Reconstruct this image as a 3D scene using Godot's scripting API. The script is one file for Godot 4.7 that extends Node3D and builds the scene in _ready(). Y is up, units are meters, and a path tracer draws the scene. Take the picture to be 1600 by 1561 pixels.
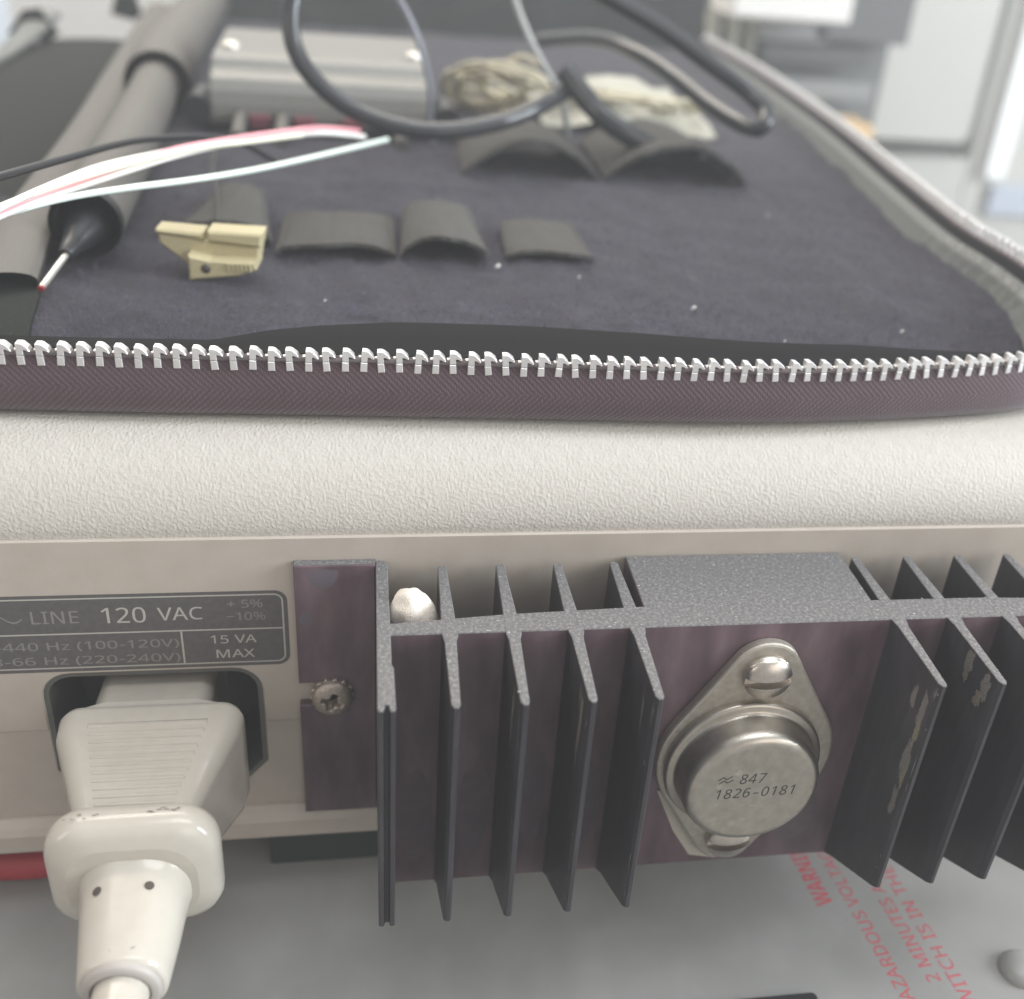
extends Node3D
# All helper coordinates are millimetres; v() turns them into metres.
const MM := 0.001
var rng := RandomNumberGenerator.new()
var wob := FastNoiseLite.new()
var used := {}

func v(x: float, y: float, z: float) -> Vector3:
	return Vector3(x, y, z) * MM

# ---------------------------------------------------------------- naming
func numbered(n: String) -> String:
	var k: int = used.get(n, 0)
	used[n] = k + 1
	return n if k == 0 else "%s_%03d" % [n, k]

func tag(o: Node, label := "", category := "", group := "", kind := "") -> Node:
	if label: o.set_meta("label", label)
	if category: o.set_meta("category", category)
	if group: o.set_meta("group", group)
	if kind: o.set_meta("kind", kind)
	return o

func thing(n: String, label: String, category: String, at := Vector3.ZERO, group := "") -> Node3D:
	var o := Node3D.new()
	o.name = numbered(n)
	add_child(o, true)
	o.position = at
	tag(o, label, category, group)
	return o

func put(n: String, m: Mesh, mat: Material, parent: Node = null) -> MeshInstance3D:
	var o := MeshInstance3D.new()
	o.mesh = m
	if mat: o.material_override = mat
	if parent == null or parent == self:
		o.name = numbered(n)
		add_child(o, true)
	else:
		var key := str(parent.get_instance_id()) + n
		var k: int = used.get(key, 0)
		used[key] = k + 1
		o.name = n if k == 0 else "%s_%03d" % [n, k]
		parent.add_child(o, true)
	return o

func obj(n: String, st: SurfaceTool, mat: Material, parent: Node = null) -> MeshInstance3D:
	st.generate_normals()
	return put(n, st.commit(), mat, parent)

# ---------------------------------------------------------------- shapes
func mb() -> SurfaceTool:
	var st := SurfaceTool.new()
	st.begin(Mesh.PRIMITIVE_TRIANGLES)
	return st

# corners counter-clockwise seen from outside
func tri(st: SurfaceTool, a: Vector3, b: Vector3, c: Vector3, g := -1, ua := Vector2.ZERO, ub := Vector2.ZERO, uc := Vector2.ZERO) -> void:
	for k in [[a, ua], [c, uc], [b, ub]]:
		st.set_smooth_group(g)
		st.set_uv(k[1])
		st.add_vertex(k[0])

func quad(st: SurfaceTool, a: Vector3, b: Vector3, c: Vector3, d: Vector3, g := -1) -> void:
	tri(st, a, b, c, g)
	tri(st, a, c, d, g)

func inset(p: PackedVector2Array, d: float) -> PackedVector2Array:
	if d == 0.0: return p
	var q := PackedVector2Array()
	var n := p.size()
	for i in n:
		var e0 := (p[i] - p[(i + n - 1) % n]).normalized()
		var e1 := (p[(i + 1) % n] - p[i]).normalized()
		var n0 := Vector2(-e0.y, e0.x)
		var n1 := Vector2(-e1.y, e1.x)
		var b := n0 + n1
		var s := maxf(b.length_squared() * 0.5, 0.35)
		q.append(p[i] + b * d / s)
	return q

# counter-clockwise outline p in (u, v), carried along w through layers of [w, inset]; f maps (u, v, w) in mm to a point
func prism(st: SurfaceTool, p: PackedVector2Array, layers: Array, f: Callable, smooth := false, caps := true) -> void:
	var rings := []
	for l in layers:
		var q := inset(p, l[1])
		var r := PackedVector3Array()
		for a in q: r.append(f.call(a.x, a.y, l[0]))
		rings.append(r)
	var n := p.size()
	for k in rings.size() - 1:
		for i in n:
			var j := (i + 1) % n
			quad(st, rings[k][i], rings[k][j], rings[k + 1][j], rings[k + 1][i], (k + 1) if smooth else -1)
	if caps:
		var t := Geometry2D.triangulate_polygon(p)
		var last: PackedVector3Array = rings[-1]
		for i in range(0, t.size(), 3):
			var a := t[i]
			var b := t[i + 1]
			var c := t[i + 2]
			if (p[b] - p[a]).cross(p[c] - p[a]) < 0.0:
				b = t[i + 2]
				c = t[i + 1]
			tri(st, last[a], last[b], last[c])
			tri(st, rings[0][a], rings[0][c], rings[0][b])

func xyz(u: float, w: float, z: float) -> Vector3: return v(u, w, z)         # outline in x, y; along z
func xz_up(u: float, w: float, y: float) -> Vector3: return v(u, y, -w)      # outline in x, -z; along y
func zy_across(u: float, w: float, x: float) -> Vector3: return v(x, w, -u)  # outline in -z, y; along x

func bev(a: float, b: float, d: float) -> Array:
	return [[a, d], [a + d, 0.0], [b - d, 0.0], [b, d]]

func rect(x0: float, y0: float, x1: float, y1: float, r := 0.0, n := 5) -> PackedVector2Array:
	if r <= 0.0: return PackedVector2Array([Vector2(x0, y0), Vector2(x1, y0), Vector2(x1, y1), Vector2(x0, y1)])
	var p := PackedVector2Array()
	var c := [Vector2(x1 - r, y0 + r), Vector2(x1 - r, y1 - r), Vector2(x0 + r, y1 - r), Vector2(x0 + r, y0 + r)]
	for k in 4:
		for i in n + 1:
			p.append(c[k] + Vector2.from_angle(-PI / 2 + k * PI / 2 + i * PI / 2 / n) * r)
	return p

func box(st: SurfaceTool, x0: float, y0: float, z0: float, x1: float, y1: float, z1: float, b := 0.2, r := 0.0) -> void:
	prism(st, rect(x0, y0, x1, y1, r), bev(z0, z1, b) if b > 0.0 else [[z0, 0.0], [z1, 0.0]], xyz, false)

func grid(st: SurfaceTool, nu: int, nv: int, f: Callable, uv := Vector2.ONE, g := 0, flip := false) -> void:
	var p := PackedVector3Array()
	for j in nv + 1:
		for i in nu + 1:
			p.append(f.call(float(i) / nu, float(j) / nv))
	for j in nv:
		for i in nu:
			var a := j * (nu + 1) + i
			var q := [a, a + 1, a + nu + 2, a + nu + 1]
			var t := [Vector2(i, j), Vector2(i + 1, j), Vector2(i + 1, j + 1), Vector2(i, j + 1)]
			for k in 4: t[k] = t[k] / Vector2(nu, nv) * uv
			if flip:
				tri(st, p[q[0]], p[q[2]], p[q[1]], g, t[0], t[2], t[1])
				tri(st, p[q[0]], p[q[3]], p[q[2]], g, t[0], t[3], t[2])
			else:
				tri(st, p[q[0]], p[q[1]], p[q[2]], g, t[0], t[1], t[2])
				tri(st, p[q[0]], p[q[2]], p[q[3]], g, t[0], t[2], t[3])

# profile of [radius, height] from the rim up to the axis, about the axis o + h * Z of basis b
func lathe(st: SurfaceTool, profile: Array, o: Vector3, b: Basis, seg := 48, breaks := []) -> void:
	var g := 0
	for k in profile.size() - 1:
		if k in breaks: g += 1
		for i in seg:
			var q := []
			for e in [[k, i], [k, i + 1], [k + 1, i + 1], [k + 1, i]]:
				var a: float = e[1] % seg * TAU / seg
				var pr: Array = profile[e[0]]
				q.append(o + b * (Vector3(cos(a) * pr[0], sin(a) * pr[0], pr[1]) * MM))
			if profile[k][0] > 0.0: tri(st, q[0], q[1], q[2], g)
			if profile[k + 1][0] > 0.0 or profile[k][0] == 0.0: tri(st, q[0], q[2], q[3], g)
			elif profile[k][0] > 0.0: pass

func curve(p: Array, step := 2.0) -> PackedVector3Array:   # Catmull-Rom through points in metres, step in mm
	var o := PackedVector3Array()
	for i in p.size() - 1:
		var a: Vector3 = p[maxi(i - 1, 0)]
		var b: Vector3 = p[i]
		var c: Vector3 = p[i + 1]
		var d: Vector3 = p[mini(i + 2, p.size() - 1)]
		var n := maxi(2, int(b.distance_to(c) / MM / step))
		for k in n: o.append(b.cubic_interpolate(c, a, d, float(k) / n))
	o.append(p[-1])
	return o

func tube(st: SurfaceTool, p: PackedVector3Array, r: Variant, sides := 12, caps := true) -> void:
	var t := (p[1] - p[0]).normalized()
	var nrm := t.cross(Vector3.UP if absf(t.y) < 0.9 else Vector3.RIGHT).normalized()
	var rings := []
	for i in p.size():
		var d := (p[mini(i + 1, p.size() - 1)] - p[maxi(i - 1, 0)]).normalized()
		nrm = (nrm - d * nrm.dot(d)).normalized()
		var bi := d.cross(nrm)
		var rad: float = r if r is float else r.call(float(i) / (p.size() - 1))
		var ring := PackedVector3Array()
		for k in sides:
			var a := TAU * k / sides
			ring.append(p[i] + (nrm * cos(a) + bi * sin(a)) * rad * MM)
		rings.append(ring)
	for i in p.size() - 1:
		for k in sides:
			var j := (k + 1) % sides
			quad(st, rings[i][k], rings[i][j], rings[i + 1][j], rings[i + 1][k], 0)
	if caps:
		for k in range(1, sides - 1):
			tri(st, rings[0][0], rings[0][k + 1], rings[0][k])
			tri(st, rings[-1][0], rings[-1][k], rings[-1][k + 1])

func loft(st: SurfaceTool, sections: Array, seg := 8) -> void:   # sections of [z, cx, cy, half width, half height, corner radius]
	var rings := []
	for s in sections:
		var r := PackedVector3Array()
		for a in rect(s[1] - s[3], s[2] - s[4], s[1] + s[3], s[2] + s[4], s[5], seg): r.append(v(a.x, a.y, s[0]))
		rings.append(r)
	var n: int = rings[0].size()
	for k in rings.size() - 1:
		var g: int = sections[k][6] if sections[k].size() > 6 else 0
		for i in n:
			quad(st, rings[k][i], rings[k][(i + 1) % n], rings[k + 1][(i + 1) % n], rings[k + 1][i], g)
	for i in range(1, n - 1):
		tri(st, rings[0][0], rings[0][i + 1], rings[0][i])
		tri(st, rings[-1][0], rings[-1][i], rings[-1][i + 1])

# lettering that fills width w and height h (mm), its lower left corner at o, along axes b.x and b.y; lean slants it
func lettering(text: String, o: Vector3, b: Basis, w: float, h: float, mat: Material, parent: Node, n := "lettering", font := "Droid Sans", lean := 0.0, weight := 400) -> MeshInstance3D:
	var f := SystemFont.new()
	f.font_names = PackedStringArray([font])
	f.font_weight = weight
	var t := TextMesh.new()
	t.text = text
	t.font = f
	t.font_size = 64
	t.pixel_size = 0.01
	t.depth = 0.004
	t.curve_step = 2.0
	var s := t.surface_get_arrays(0)
	var p: PackedVector3Array = s[Mesh.ARRAY_VERTEX]
	var lo := Vector3(1e9, 1e9, 1e9)
	var hi := -lo
	for q in p:
		lo = lo.min(q)
		hi = hi.max(q)
	var nn: PackedVector3Array = s[Mesh.ARRAY_NORMAL]
	for i in p.size():
		var x := (p[i].x - lo.x) / (hi.x - lo.x) * w
		var y := (p[i].y - lo.y) / (hi.y - lo.y) * h
		p[i] = o + b * (Vector3(x + y * lean, y, 0.012 if p[i].z > 0.0 else -0.03) * MM)
		nn[i] = (b * nn[i]).normalized()
	var a := []
	a.resize(Mesh.ARRAY_MAX)
	a[Mesh.ARRAY_VERTEX] = p
	a[Mesh.ARRAY_NORMAL] = nn
	a[Mesh.ARRAY_INDEX] = s[Mesh.ARRAY_INDEX]
	var m := ArrayMesh.new()
	m.add_surface_from_arrays(Mesh.PRIMITIVE_TRIANGLES, a)
	return put(n, m, mat, parent)

# flat printed or stained shape with an uneven outline, lying on the plane through o with axes b.x, b.y
func blot(st: SurfaceTool, o: Vector3, b: Basis, rx: float, ry: float, s: int, rough := 0.35, n := 22) -> void:
	var p := PackedVector3Array()
	for i in n:
		var a := TAU * i / n
		var k := 1.0 + rough * wob.get_noise_3d(cos(a) * 60.0, sin(a) * 60.0, s * 91.7) * 2.2
		p.append(o + b * (Vector3(cos(a) * rx * k, sin(a) * ry * k, 0.0) * MM))
	for i in n: tri(st, o, p[i], p[(i + 1) % n])

# ---------------------------------------------------------------- materials
func lin(r: float, g: float, b: float) -> Color: return Color(r, g, b).linear_to_srgb()

func noise(s: int, freq: float, stops: Array, kind := FastNoiseLite.TYPE_SIMPLEX_SMOOTH, oct := 4, size := 512, norm := true) -> NoiseTexture2D:
	var f := FastNoiseLite.new()
	f.seed = s
	f.noise_type = kind
	f.frequency = freq
	f.fractal_octaves = oct
	var t := NoiseTexture2D.new()
	t.width = size
	t.height = size
	t.seamless = true
	t.normalize = norm
	t.noise = f
	var g := Gradient.new()
	g.offsets = PackedFloat32Array(stops.map(func(a): return a[0]))
	g.colors = PackedColorArray(stops.map(func(a): return a[1]))
	t.color_ramp = g
	return t

func grey(x: float) -> Color: return Color(x, x, x)

func mat(c: Color, rough := 0.6, metal := 0.0, spec := 0.5) -> StandardMaterial3D:
	var m := StandardMaterial3D.new()
	m.albedo_color = c
	m.roughness = rough
	m.metallic = metal
	m.metallic_specular = spec
	return m

# albedo texture repeating every tile mm on the object's own axes, optional relief in mm
func surf(tex: Texture2D, tile: float, rough := 0.6, metal := 0.0, relief: Texture2D = null, height := 0.0, spec := 0.5) -> StandardMaterial3D:
	var m := mat(Color.WHITE, rough, metal, spec)
	m.albedo_texture = tex
	m.uv1_triplanar = true
	m.uv1_scale = Vector3.ONE / (tile * MM)
	if relief:
		m.heightmap_enabled = true
		m.heightmap_texture = relief
		m.heightmap_scale = height * 0.1
	return m

var M := {}

func materials() -> void:
	var grain := noise(3, 0.05, [[0.0, grey(0.1)], [0.45, grey(0.35)], [0.75, grey(0.9)], [1.0, grey(1.0)]], FastNoiseLite.TYPE_SIMPLEX_SMOOTH, 3)
	var fine := noise(4, 0.2, [[0.0, grey(0.0)], [1.0, grey(1.0)]], FastNoiseLite.TYPE_SIMPLEX_SMOOTH, 3)
	M.cover = surf(noise(5, 0.02, [[0.0, lin(0.49, 0.46, 0.41)], [0.5, lin(0.525, 0.495, 0.445)], [1.0, lin(0.56, 0.53, 0.48)]]), 16, 0.5, 0.0, grain, 0.095)
	M.panel = surf(noise(6, 0.02, [[0.0, lin(0.425, 0.375, 0.32)], [1.0, lin(0.465, 0.415, 0.36)]]), 60, 0.55, 0.0, fine, 0.01)
	M.label = surf(noise(7, 0.03, [[0.0, lin(0.085, 0.08, 0.077)], [1.0, lin(0.11, 0.104, 0.10)]]), 20, 0.5)
	M.print = mat(lin(0.42, 0.41, 0.37), 0.6)
	M.print_dim = mat(lin(0.22, 0.21, 0.195), 0.6)
	M.inlet = mat(lin(0.10, 0.10, 0.09), 0.5)
	# black anodised aluminium, faded to violet in patches, and its sawn ends with settled dust specks
	var stops := [[0.0, lin(0.058, 0.037, 0.045)], [0.4, lin(0.10, 0.062, 0.074)], [0.65, lin(0.13, 0.084, 0.099)], [1.0, lin(0.17, 0.117, 0.135)]]
	M.anodised = surf(noise(8, 0.008, stops, FastNoiseLite.TYPE_SIMPLEX_SMOOTH, 5), 45, 0.38, 0.0, fine, 0.008)
	M.anodised.uv1_scale = Vector3(34, 11, 34)
	M.fin = surf(noise(9, 0.02, [[0.0, lin(0.024, 0.023, 0.027)], [0.6, lin(0.034, 0.032, 0.037)], [1.0, lin(0.05, 0.047, 0.053)]]), 40, 0.42, 0.0, fine, 0.008)
	M.fin.uv1_scale = Vector3(40, 9, 40)
	var dust := noise(10, 0.085, [[0.0, lin(0.095, 0.092, 0.095)], [0.4, lin(0.13, 0.126, 0.128)], [0.62, lin(0.165, 0.16, 0.16)], [0.76, lin(0.21, 0.205, 0.20)], [0.86, lin(0.22, 0.21, 0.20)], [0.95, lin(0.32, 0.31, 0.29)], [1.0, lin(0.4, 0.38, 0.36)]], FastNoiseLite.TYPE_SIMPLEX_SMOOTH, 5)
	M.dusty = surf(dust, 29, 0.85, 0.0, fine, 0.05)
	M.painted_sheen = surf(noise(34, 0.02, [[0.0, lin(0.085, 0.063, 0.074)], [1.0, lin(0.115, 0.088, 0.10)]]), 30, 0.42, 0.0, fine, 0.008)  # lighter violet for the reflections painted on the web
	M.worn = surf(noise(35, 0.1, [[0.0, lin(0.12, 0.115, 0.11)], [1.0, lin(0.5, 0.48, 0.45)]]), 6, 0.5, 0.3)
	M.bare = surf(noise(11, 0.09, [[0.0, lin(0.06, 0.055, 0.05)], [0.45, lin(0.16, 0.145, 0.11)], [0.75, lin(0.34, 0.29, 0.20)], [1.0, lin(0.5, 0.42, 0.28)]]), 10, 0.6, 0.2, fine, 0.05)
	M.scuff = surf(noise(12, 0.08, [[0.0, lin(0.05, 0.048, 0.05)], [0.4, lin(0.11, 0.104, 0.10)], [1.0, lin(0.27, 0.25, 0.22)]]), 10, 0.7)
	var tarn := noise(13, 0.018, [[0.0, lin(0.42, 0.385, 0.325)], [0.5, lin(0.49, 0.455, 0.395)], [0.85, lin(0.54, 0.51, 0.455)], [1.0, lin(0.57, 0.54, 0.49)]], FastNoiseLite.TYPE_SIMPLEX_SMOOTH, 5)
	M.nickel = surf(tarn, 22, 0.36, 1.0, fine, 0.012)
	M.nickel_dull = surf(tarn, 17, 0.55, 0.9, fine, 0.02)
	M.screw = surf(noise(14, 0.03, [[0.0, lin(0.48, 0.44, 0.39)], [1.0, lin(0.62, 0.58, 0.52)]]), 9, 0.34, 1.0)
	M.rusty = surf(noise(15, 0.03, [[0.0, lin(0.26, 0.21, 0.17)], [0.5, lin(0.46, 0.40, 0.34)], [1.0, lin(0.64, 0.58, 0.52)]]), 6, 0.4, 0.85, fine, 0.05)
	M.ink = mat(lin(0.035, 0.033, 0.03), 0.7)
	M.grease = surf(noise(16, 0.06, [[0.0, lin(0.35, 0.32, 0.26)], [1.0, lin(0.6, 0.57, 0.5)]]), 8, 0.5, 0.0, fine, 0.06)
	M.plug = surf(noise(17, 0.03, [[0.0, lin(0.48, 0.445, 0.385)], [1.0, lin(0.52, 0.485, 0.425)]]), 40, 0.16, 0.0, fine, 0.006)
	M.grime = surf(noise(18, 0.12, [[0.0, lin(0.05, 0.045, 0.04)], [0.5, lin(0.22, 0.2, 0.18)], [1.0, lin(0.55, 0.52, 0.46)]]), 8, 0.8)
	M.hole = mat(lin(0.07, 0.058, 0.045), 0.8)  # dark tone painted for the shade inside small holes
	M.foam = surf(noise(19, 0.05, [[0.0, lin(0.70, 0.61, 0.51)], [0.4, lin(0.80, 0.73, 0.64)], [1.0, lin(0.86, 0.81, 0.74)]]), 9, 0.9, 0.0, noise(20, 0.1, [[0.0, grey(0)], [1.0, grey(1)]], FastNoiseLite.TYPE_CELLULAR, 2), 0.1)
	M.plate = surf(noise(21, 0.012, [[0.0, lin(0.25, 0.247, 0.232)], [0.6, lin(0.275, 0.271, 0.257)], [1.0, lin(0.30, 0.296, 0.282)]]), 90, 0.42, 0.0, fine, 0.01)
	M.red = mat(lin(0.32, 0.03, 0.035), 0.5)
	M.red_ink = surf(noise(22, 0.09, [[0.0, lin(0.50, 0.10, 0.12)], [1.0, lin(0.42, 0.05, 0.07)]]), 12, 0.6)
	M.rubber = mat(lin(0.012, 0.019, 0.017), 0.6)
	M.black = mat(lin(0.016, 0.017, 0.019), 0.35)
	# case
	var weave := Image.create(256, 256, false, Image.FORMAT_RGB8)
	var high := Image.create(256, 256, false, Image.FORMAT_RGB8)
	var r := RandomNumberGenerator.new()
	r.seed = 5
	for y in 256:
		for x in 256:
			var col := (x + int(6.0 * sin(y * TAU / 128.0))) / 128
			var slant := x + y * (1 if col % 2 == 0 else -1)
			var h := 0.5 + 0.5 * sin(slant * TAU / 16.0)
			h = 0.25 + 0.6 * h * (0.6 + 0.8 * absf(wob.get_noise_2d(x * 2.1, y * 2.1))) * (0.75 + 0.25 * sin(y * TAU / 8.0 + slant * TAU / 32.0)) + r.randf() * 0.45
			high.set_pixel(x, y, grey(clampf(h, 0, 1)))
			var c := lin(0.031, 0.017, 0.021).lerp(lin(0.112, 0.071, 0.082), clampf(h, 0, 1))
			weave.set_pixel(x, y, c)
	M.cord = surf(noise(36, 0.2, [[0.0, lin(0.07, 0.055, 0.055)], [1.0, lin(0.26, 0.23, 0.22)]]), 4, 0.9, 0.0, fine, 0.08)
	M.tape = mat(Color.WHITE, 0.9)
	M.tape.albedo_texture = ImageTexture.create_from_image(weave)
	M.tape.heightmap_enabled = true
	M.tape.heightmap_texture = ImageTexture.create_from_image(high)
	M.tape.heightmap_scale = 0.012
	M.tape.rim_enabled = true
	M.tape.rim = 0.5
	M.tape.rim_tint = 0.5
	M.tape.detail_enabled = true
	M.tape.detail_blend_mode = BaseMaterial3D.BLEND_MODE_MUL
	M.tape.detail_uv_layer = BaseMaterial3D.DETAIL_UV_1
	M.cloth = surf(noise(23, 0.15, [[0.0, lin(0.045, 0.034, 0.044)], [1.0, lin(0.10, 0.078, 0.092)]]), 12, 0.95, 0.0, fine, 0.1)
	M.fleece = surf(noise(24, 0.09, [[0.0, lin(0.018, 0.0165, 0.025)], [0.5, lin(0.025, 0.023, 0.034)], [1.0, lin(0.034, 0.031, 0.045)]], FastNoiseLite.TYPE_SIMPLEX_SMOOTH, 5), 26, 1.0, 0.0, fine, 0.35)
	M.fleece.rim_enabled = true
	M.fleece.rim = 0.2
	M.fleece.rim_tint = 0.4
	M.fibre = mat(lin(0.13, 0.116, 0.165), 0.9)
	M.lint = mat(lin(0.8, 0.79, 0.77), 0.9)
	M.vinyl = surf(noise(25, 0.2, [[0.0, lin(0.008, 0.008, 0.009)], [1.0, lin(0.019, 0.019, 0.021)]]), 8, 0.75, 0.0, fine, 0.05, 0.2)
	M.grey_vinyl = surf(noise(26, 0.06, [[0.0, lin(0.105, 0.112, 0.107)], [1.0, lin(0.15, 0.158, 0.15)]]), 20, 0.45, 0.0, fine, 0.06)
	M.green_vinyl = surf(noise(27, 0.05, [[0.0, lin(0.012, 0.0145, 0.013)], [1.0, lin(0.027, 0.03, 0.028)]]), 20, 0.8, 0.0, fine, 0.06, 0.25)
	var ribs := noise(28, 0.1, [[0.0, lin(0.032, 0.031, 0.028)], [1.0, lin(0.09, 0.088, 0.079)]], FastNoiseLite.TYPE_SIMPLEX_SMOOTH, 3)
	M.elastic = surf(ribs, 20, 0.9, 0.0, fine, 0.12)
	M.elastic.uv1_scale = Vector3(12, 60, 70)
	M.taupe = surf(noise(29, 0.05, [[0.0, lin(0.085, 0.079, 0.070)], [1.0, lin(0.125, 0.117, 0.105)]]), 18, 0.6, 0.0, fine, 0.08)
	M.zinc = surf(noise(30, 0.08, [[0.0, lin(0.74, 0.725, 0.715)], [1.0, lin(0.90, 0.89, 0.88)]]), 5, 0.42, 0.8)
	M.beige = surf(noise(31, 0.04, [[0.0, lin(0.44, 0.385, 0.22)], [1.0, lin(0.52, 0.46, 0.285)]]), 14, 0.45, 0.0, fine, 0.02)
	M.pod = surf(noise(32, 0.03, [[0.0, lin(0.16, 0.158, 0.145)], [1.0, lin(0.20, 0.197, 0.18)]]), 30, 0.35)
	M.cable = mat(lin(0.03, 0.032, 0.036), 0.2)
	M.cream = mat(lin(0.52, 0.48, 0.35), 0.6)
	M.clear = mat(lin(0.42, 0.43, 0.42), 0.25)
	M.steel = mat(lin(0.75, 0.73, 0.66), 0.3, 0.6)
	M.wall = surf(noise(33, 0.01, [[0.0, lin(0.74, 0.73, 0.70)], [1.0, lin(0.80, 0.79, 0.76)]]), 500, 0.9)
	M.cabinet = mat(lin(0.46, 0.455, 0.415), 0.5)

# ---------------------------------------------------------------- scene
func _ready() -> void:
	rng.seed = 11
	wob.seed = 2
	wob.frequency = 0.02
	# camera: a phone held about 14 cm from the rear panel, looking down on it
	var cam := Camera3D.new()
	cam.name = "camera"
	cam.projection = Camera3D.PROJECTION_FRUSTUM
	cam.near = 0.01
	cam.far = 6.0
	cam.size = 2.0 * 0.01 * 780.5 / 1659.68
	cam.frustum_offset = Vector2(-72.1, -22.6) / 1659.68 * 0.01
	cam.position = v(-0.55, 81.36, 104.82)
	cam.rotation_degrees = Vector3(-29.448, -11.406, 5.214)
	var lens := CameraAttributesPhysical.new()
	lens.frustum_near = 0.01
	lens.frustum_far = 6.0
	lens.frustum_focal_length = 25.5
	lens.frustum_focus_distance = 0.139
	lens.exposure_aperture = 10.5
	cam.attributes = lens
	add_child(cam)
	cam.current = true
	# the room's own soft light, and daylight from openings above and to the sides, plus an added background fill
	var e := Environment.new()
	e.background_mode = Environment.BG_COLOR
	e.background_color = lin(0.54, 0.51, 0.485)
	e.background_energy_multiplier = 0.64
	e.tonemap_mode = Environment.TONE_MAPPER_LINEAR
	e.tonemap_exposure = 1.4
	e.fog_enabled = true  # thin added fog stands in for lens glare over distant objects
	e.fog_density = 0.34
	e.fog_light_color = Color(0.97, 0.98, 1.0)
	e.sdfgi_enabled = true
	e.ssao_enabled = true
	e.ssil_enabled = true
	var we := WorldEnvironment.new()
	we.name = "environment"
	we.environment = e
	add_child(we)
	area("daylight_above", Vector3(-0.2, 1.0, -0.95), Vector3(0.02, 0, -0.05), Vector2(1.2, 0.8), 2.65, Color(1.0, 0.965, 0.91))
	area("daylight_side", Vector3(0.75, 0.6, 1.25), Vector3(0.05, -0.04, 0), Vector2(0.9, 0.9), 0.53, Color(1.0, 0.96, 0.92))
	area("daylight_left", Vector3(-1.2, 0.55, 0.5), Vector3(-0.02, -0.03, 0), Vector2(0.25, 0.7), 0.3, Color(1.0, 0.97, 0.93))
	area("daylight_right", Vector3(1.25, 0.42, 0.28), Vector3(0.06, -0.06, 0.0), Vector2(0.7, 0.6), 2.7, Color(0.94, 0.975, 1.0))
	area("added_fill_far", Vector3(0.35, 1.15, 0.0), Vector3(0.3, -0.02, -0.85), Vector2(1.0, 0.5), 0.9, Color(0.97, 0.985, 1.0))  # added fill that brightens the background, from no visible source
	materials()
	room()
	lower_instrument()
	multimeter()
	plug()
	foam()
	tool_case()
	accessories()
	background()

func area(n: String, at: Vector3, to: Vector3, size: Vector2, energy: float, c: Color) -> void:
	var l := AreaLight3D.new()
	l.name = n
	l.area_size = size
	l.area_range = 8.0
	l.area_attenuation = 2.0
	l.light_energy = energy
	l.light_color = c
	l.shadow_enabled = true
	add_child(l)
	l.look_at_from_position(at, to, Vector3.UP if absf((to - at).normalized().y) < 0.95 else Vector3.FORWARD)

func room() -> void:
	var st := mb()
	box(st, -1600, -700, -1120, 1900, 1500, -1100, 0.0)
	tag(obj("wall", st, M.wall), "", "", "", "structure")

func lower_instrument() -> void:
	var t := thing("instrument", "grey metal cover of the instrument underneath, printed with a red warning", "instrument")
	var st := mb()
	prism(st, rect(-150, -70, 190, 330, 3), bev(-62.0, -60.0, 0.3), xz_up)
	obj("cover_plate", st, M.plate, t)
	st = mb()
	prism(st, rect(-30, -22, 64, -13.0, 0.8), bev(-60.0, -58.9, 0.3), xz_up)
	obj("trim_strip", st, M.black, t)
	# pan-head screw
	st = mb()
	lathe(st, [[3.4, 0.0], [3.35, 0.5], [3.0, 1.15], [2.2, 1.65], [1.1, 1.95], [0.0, 2.02]], v(98.3, -60.0, 12.2), Basis(Vector3.RIGHT, -PI / 2), 32)
	obj("screw", st, M.plate, t)
	# warning, reading away from the viewer
	var a := deg_to_rad(5.5)
	var d := Vector3(-sin(a), 0, -cos(a))
	var up := Vector3(-cos(a), 0, sin(a))
	var b := Basis(d, up, d.cross(up))
	var lines := [["WARNING", 73.3, -2.6, 14.5, 2.9, 700], ["HAZARDOUS VOLTAGES EXIST FOR", 79.6, 17.2, 50.0, 2.25, 400], ["2 MINUTES AFTER THE POWER", 84.9, 12.6, 43.0, 2.25, 400], ["SWITCH IS IN THE OFF POSITION", 89.0, 18.8, 52.0, 2.25, 400]]
	for l in lines:
		lettering(l[0], v(l[1], -59.985, l[2]), b, l[3], l[4], M.red_ink, t, "warning_lettering", "Droid Sans", 0.0, l[5])
	# red edge that shows at the far left, under the meter
	st = mb()
	tube(st, curve([v(-95, -57.2, -21), v(-70, -57.2, -20.2), v(-51.5, -57.2, -19.6), v(-49.8, -57.4, -21.5)]), 2.6, 14)
	var red := obj("red_lead", st, M.red)
	tag(red, "red insulated lead lying on the grey cover under the meter's left end", "lead")

const PZ := -16.4

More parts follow.
